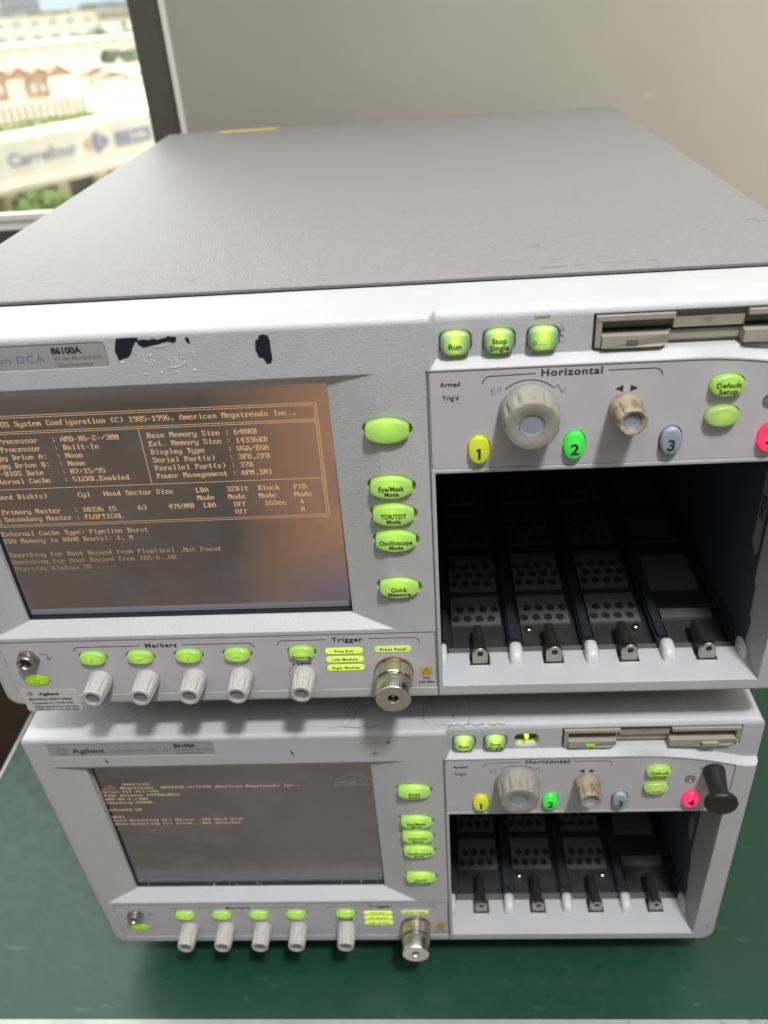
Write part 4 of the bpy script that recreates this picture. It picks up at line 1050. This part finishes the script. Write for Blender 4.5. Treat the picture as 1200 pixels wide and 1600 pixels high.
def bldg(name, label, cat, x, y, w, h, d, yaw, wallm, roofm=None, gable=0.0, rows=0, cols=0, group=None, overhang=.4, z0=ZG):
    o = thing(name, label, cat, (x, y, z0), group, radians(yaw))
    bm = bmesh.new(); box(bm, -w / 2, w / 2, 0, d, 0, h); link("wall", to_mesh(bm, "wall", 0), MO[wallm], o)
    if gable:
        bm = bmesh.new(); a = w / 2 + overhang
        loft(bm, [[(-a, -overhang, h), (0, -overhang, h + gable), (a, -overhang, h), (a, -overhang, h + .25), (0, -overhang, h + gable + .3), (-a, -overhang, h + .25)], [(-a, d + overhang, h), (0, d + overhang, h + gable), (a, d + overhang, h), (a, d + overhang, h + .25), (0, d + overhang, h + gable + .3), (-a, d + overhang, h + .25)]])
        prism2 = [(-w / 2, h), (w / 2, h), (0, h + gable)]
        loft(bm, [[(px, .02, pz) for px, pz in prism2], [(px, d - .02, pz) for px, pz in prism2]])
        link("roof", to_mesh(bm, "roof", 0), MO[roofm], o)
    elif roofm:
        bm = bmesh.new(); box(bm, -w / 2 - overhang, w / 2 + overhang, -overhang, d + overhang, h + .005, h + .6); link("roof", to_mesh(bm, "roof", 0), MO[roofm], o)
    for r_ in range(rows):
        for c_ in range(cols):
            bm = bmesh.new(); cx = -w / 2 + w * (c_ + .5) / cols; cz = h * (r_ + .55) / rows; a = w / cols * .28; k = h / rows * .25
            box(bm, cx - a, cx + a, -.06, .2, cz - k, cz + k); link("window", to_mesh(bm, "window", 0), MO['dim'], o)
    return o
def tree(label, x, y, h, r, seed, leaf='leaf', n=260, group=None, z0=ZG, leafsize=.35):
    rd = random.Random(seed)
    o = thing("tree", label, "tree", (x, y, z0), group)
    bm = bmesh.new(); tube(bm, [(0, 0, 0), (.1, 0, h * .35), (.05, .1, h * .7)], max(.12, h * .02)); link("trunk", to_mesh(bm, "trunk", 60), MO['bark'], o)
    bm = bmesh.new()
    cl = [(rd.gauss(0, r * .45), rd.gauss(0, r * .45), h - r * .8 + rd.gauss(0, r * .35), r * rd.uniform(.35, .6)) for k in range(11)]
    for k in range(n):
        c = rd.choice(cl); v = Vector((rd.gauss(0, 1), rd.gauss(0, 1), rd.gauss(0, 1))).normalized() * c[3] * rd.uniform(.6, 1.05)
        p = Vector(c[:3]) + v; a = Vector((rd.gauss(0, 1), rd.gauss(0, 1), rd.gauss(0, 1))).normalized(); b2 = a.orthogonal(); s = leafsize * rd.uniform(.6, 1.3)
        bm.faces.new([bm.verts.new(p + a * s), bm.verts.new(p + b2 * s), bm.verts.new(p - a * s), bm.verts.new(p - b2 * s)])
    link("crown", to_mesh(bm, "crown", 0), MO[leaf], o)
    return o

# supermarket with its long sign band
e = Vector((.588306, .808638, 0)); nrm = Vector((.808638, -.588306, 0)); A0 = Vector((-33.854, 68.803, 0))
sm = thing("supermarket", "long white supermarket with a blue lettered sign band below the window", "supermarket", (A0.x, A0.y, ZG), None, math.atan2(e.y, e.x))
# local frame: x along the facade, -y towards us, z up from ground
H = lambda z: z - ZG
def sp_(name, bm, m_): return link(name, to_mesh(bm, name, 0), MO[m_], sm)
bm = bmesh.new(); box(bm, -14, 34, 0.02, 3, H(-11.7), H(-8.45)); sp_("sign_band", bm, 'white')
bm = bmesh.new(); box(bm, -14.4, 34.4, -.6, 3.4, H(-12.2), H(-11.71)); sp_("cornice", bm, 'cream')
bm = bmesh.new(); box(bm, -14, 34, .9, 3, H(-14.2), H(-12.21)); sp_("window_strip", bm, 'strip')
for x in (-3.5, .6, 5.6, 9.6, 13.7, 17.8):
    bm = bmesh.new(); box(bm, x - .5, x + .5, -.1, .85, H(-14.2), H(-12.21)); sp_("column", bm, 'cream')
bm = bmesh.new(); box(bm, -14, 34, -.9, 3, 0, H(-14.21)); sp_("base_wall", bm, 'cream')
bm = bmesh.new(); box(bm, -13.6, 33.6, .4, 2.8, H(-8.44), H(-8.2)); sp_("roof", bm, 'white')
bm = bmesh.new(); put_text(bm, "Carrefour", 4.55, H(-9.85), 1.0, -.03, 'C', .012, 1.0, width=6.5); sp_("sign_lettering", bm, 'navy')
bm = bmesh.new(); poly(bm, [(8.55, H(-9.85)), (9.15, H(-9.15)), (9.02, H(-9.7)), (9.02, H(-10.05)), (9.15, H(-10.55))], -.03); sp_("emblem_arrow", bm, 'red')
bm = bmesh.new()
poly(bm, [(9.35, H(-9.45)), (9.9, H(-8.95)), (10.35, H(-9.25)), (10.15, H(-9.7)), (10.15, H(-10.0)), (10.35, H(-10.45)), (9.9, H(-10.75)), (9.35, H(-10.25))], -.03)
poly(bm, [(10.3, H(-9.62)), (10.65, H(-9.3)), (11.25, H(-9.85)), (10.65, H(-10.4)), (10.3, H(-10.08))], -.03); sp_("emblem_mark", bm, 'navy')
bm = bmesh.new(); box(bm, 11.8, 15.8, -.06, .02, H(-10.45), H(-9.35)); so_ = sp_("sign_box", bm, 'navy')
bm = bmesh.new(); put_text(bm, "24h", 14.3, H(-9.9), .62, -.09, 'C', .03, 1.1, width=1.9); o = link("box_lettering", to_mesh(bm, "l", 0), MO['white'], so_)

def pt(s, out): p = A0 + e * s + nrm * out; return p.x, p.y
for i, (s, out, h, r_, lab) in enumerate(((-1.0, 4.6, 9.9, 2.5, "leafy green street tree nearest the left edge, before the supermarket"), (2.4, 4.0, 9.3, 2.0, "smaller green street tree right of its taller neighbour before the supermarket"))):
    x, y = pt(s, out); tree(lab, x, y, h, r_, 20 + i, 'leaf', 420, "street trees before the supermarket", leafsize=.3)

# fenced block with hedge
fb = thing("fenced_block", "low brown building with a pale railing along its front, behind the supermarket", "building", (-88.8, 203.3, ZG), None, radians(38))
bm = bmesh.new(); box(bm, -22, 14.5, .6, 9, 0, 4.0); link("wall", to_mesh(bm, "wall", 0), MO['brick'], fb)
for k in range(22):
    bm = bmesh.new(); x = -21 + 1.66 * k; box(bm, x - .28, x + .28, -.02, .3, .2, 4.0); link("railing_post", to_mesh(bm, "railing_post", 0), MO['white'], fb)
for z in (1.3, 2.6, 3.8):
    bm = bmesh.new(); box(bm, -22, 14.5, .31, .5, z - .16, z + .16); link("railing_bar", to_mesh(bm, "railing_bar", 0), MO['white'], fb)
hd = bmesh.new(); rd = random.Random(4)
for k in range(900):
    p = Vector((rd.uniform(-22, 15), rd.uniform(-1, 1), rd.uniform(0, 1.7))); a = Vector((rd.gauss(0, 1), rd.gauss(0, 1), rd.gauss(0, 1))).normalized(); b2 = a.orthogonal(); s = .35
    hd.faces.new([hd.verts.new(p + a * s), hd.verts.new(p + b2 * s), hd.verts.new(p - a * s), hd.verts.new(p - b2 * s)])
ho = link("hedge", to_mesh(hd, "hedge", 0), MO['leaf'], None, (-84.5, 193.0, ZG)); ho.rotation_euler = (0, 0, radians(38)); tag(ho, "low green hedge below the pale railing", "hedge")

hs = [(-118.7, 258.1, 9.5, 5.2, 3.2, 'brick', 'roofbrown', "brown gabled house at the window's left edge"), (-112.6, 259.5, 8.5, 5.0, 3.0, 'cream', 'roofbrown', "cream walled gabled house second from the window's left edge"),
      (-107.2, 261.0, 8.5, 4.6, 2.8, 'brick', 'roofbrown', "dark brown gabled house in the middle of the row"), (-101.6, 261.4, 7.5, 5.0, 2.8, 'white', 'roofbrown', "white fronted gabled house at the right of the row"),
      (-97.0, 280.0, 9.5, 3.6, 1.6, 'pale', 'roofbrown', "pale low house behind the row, right of the white one"), (-90.0, 272.0, 9.0, 2.9, 1.5, 'white', 'roofbrown', "small white house on the grass near the window jamb"), (-82.5, 276.0, 9.0, 2.6, 1.2, 'white', 'grey', "grey roofed white shed closest to the window jamb")]
for x, y, w, h, g, wm, rm, lab in hs: bldg("house", lab, "house", x, y, w, h, 9, 34, wm, rm, g, 1, 3, "houses beyond the supermarket")
bm = bmesh.new(); box(bm, -20, 20, 0, 14, 0, .05); o = link("verge", to_mesh(bm, "verge", 0), MO['grass'], None, (-80, 232, ZG)); o.rotation_euler = (0, 0, radians(34)); o["kind"] = "structure"
bm = bmesh.new(); box(bm, -30, 60, 0, 9, 0, .03); o = link("road", to_mesh(bm, "road", 0), MO['road'], None, (-70, 214, ZG)); o.rotation_euler = (0, 0, radians(34)); o["kind"] = "structure"
bldg("warehouse", "very long pale flat roofed hall beyond the gabled houses", "warehouse", -176, 428, 100, 7.0, 16, 33, 'cream', 'white', 0, 1, 12, None, 1.2)
bldg("apartment_block", "big bright cream block towering over the long hall", "building", -262, 620, 104, 15.5, 30, 30, 'white', 'cream', 0, 2, 9, None, .8)
for i, (x, y, h, r_) in enumerate(((-166, 470, 8.0, 5.5), (-157, 476, 8.8, 6.0), (-147, 482, 8.2, 5.5), (-137, 470, 7.5, 5.0), (-128, 388, 5.0, 3.6), (-119, 386, 4.6, 3.2))):
    tree(["dusty green tree right beside the long hall", "tall dark green tree second from the long hall", "round green tree in the middle of the far clump", "green tree at the clump's right end near the jamb", "low bush-like tree below the clump, on its left", "low bush-like tree below the clump, by the jamb"][i], x, y, h, r_, 50 + i, 'leafd', 300, "trees right of the long hall", leafsize=.8)
br = thing("viaduct", "thin pale viaduct crossing in the distance above the trees", "bridge", (-283, 803, ZG), None, radians(28))
bm = bmesh.new(); box(bm, -120, 200, 0, 8, 6, 8); link("deck", to_mesh(bm, "deck", 0), MO['white'], br)
for k in range(9):
    bm = bmesh.new(); box(bm, -110 + 36 * k, -107 + 36 * k, 2, 6, 0, 6); link("pier", to_mesh(bm, "pier", 0), MO['grey'], br)
sky = [(-656, 1584, 62, 40, 'blue', "blue glass tower standing tallest on the skyline"), (-742, 1715, 120, 21, 'blue', "broad bluish block left of the glass tower"), (-433, 1168, 80, 15, 'brick', "brownish low block on the skyline above the viaduct"),
       (-372, 1110, 52, 13, 'pale', "pale block on the skyline right of the brownish one"), (-505, 1292, 70, 14, 'white', "bright white low block right of the glass tower"), (-335, 1102, 60, 11, 'cream', "cream block on the skyline beside the window jamb"), (-420, 1420, 150, 20, 'blue', "long bluish block far behind the viaduct")]
for x, y, w, h, wm, lab in sky: bldg("city_block", lab, "building", x, y, w, h, 40, 24, wm, None, 0, 3, 5, "blocks on the skyline")
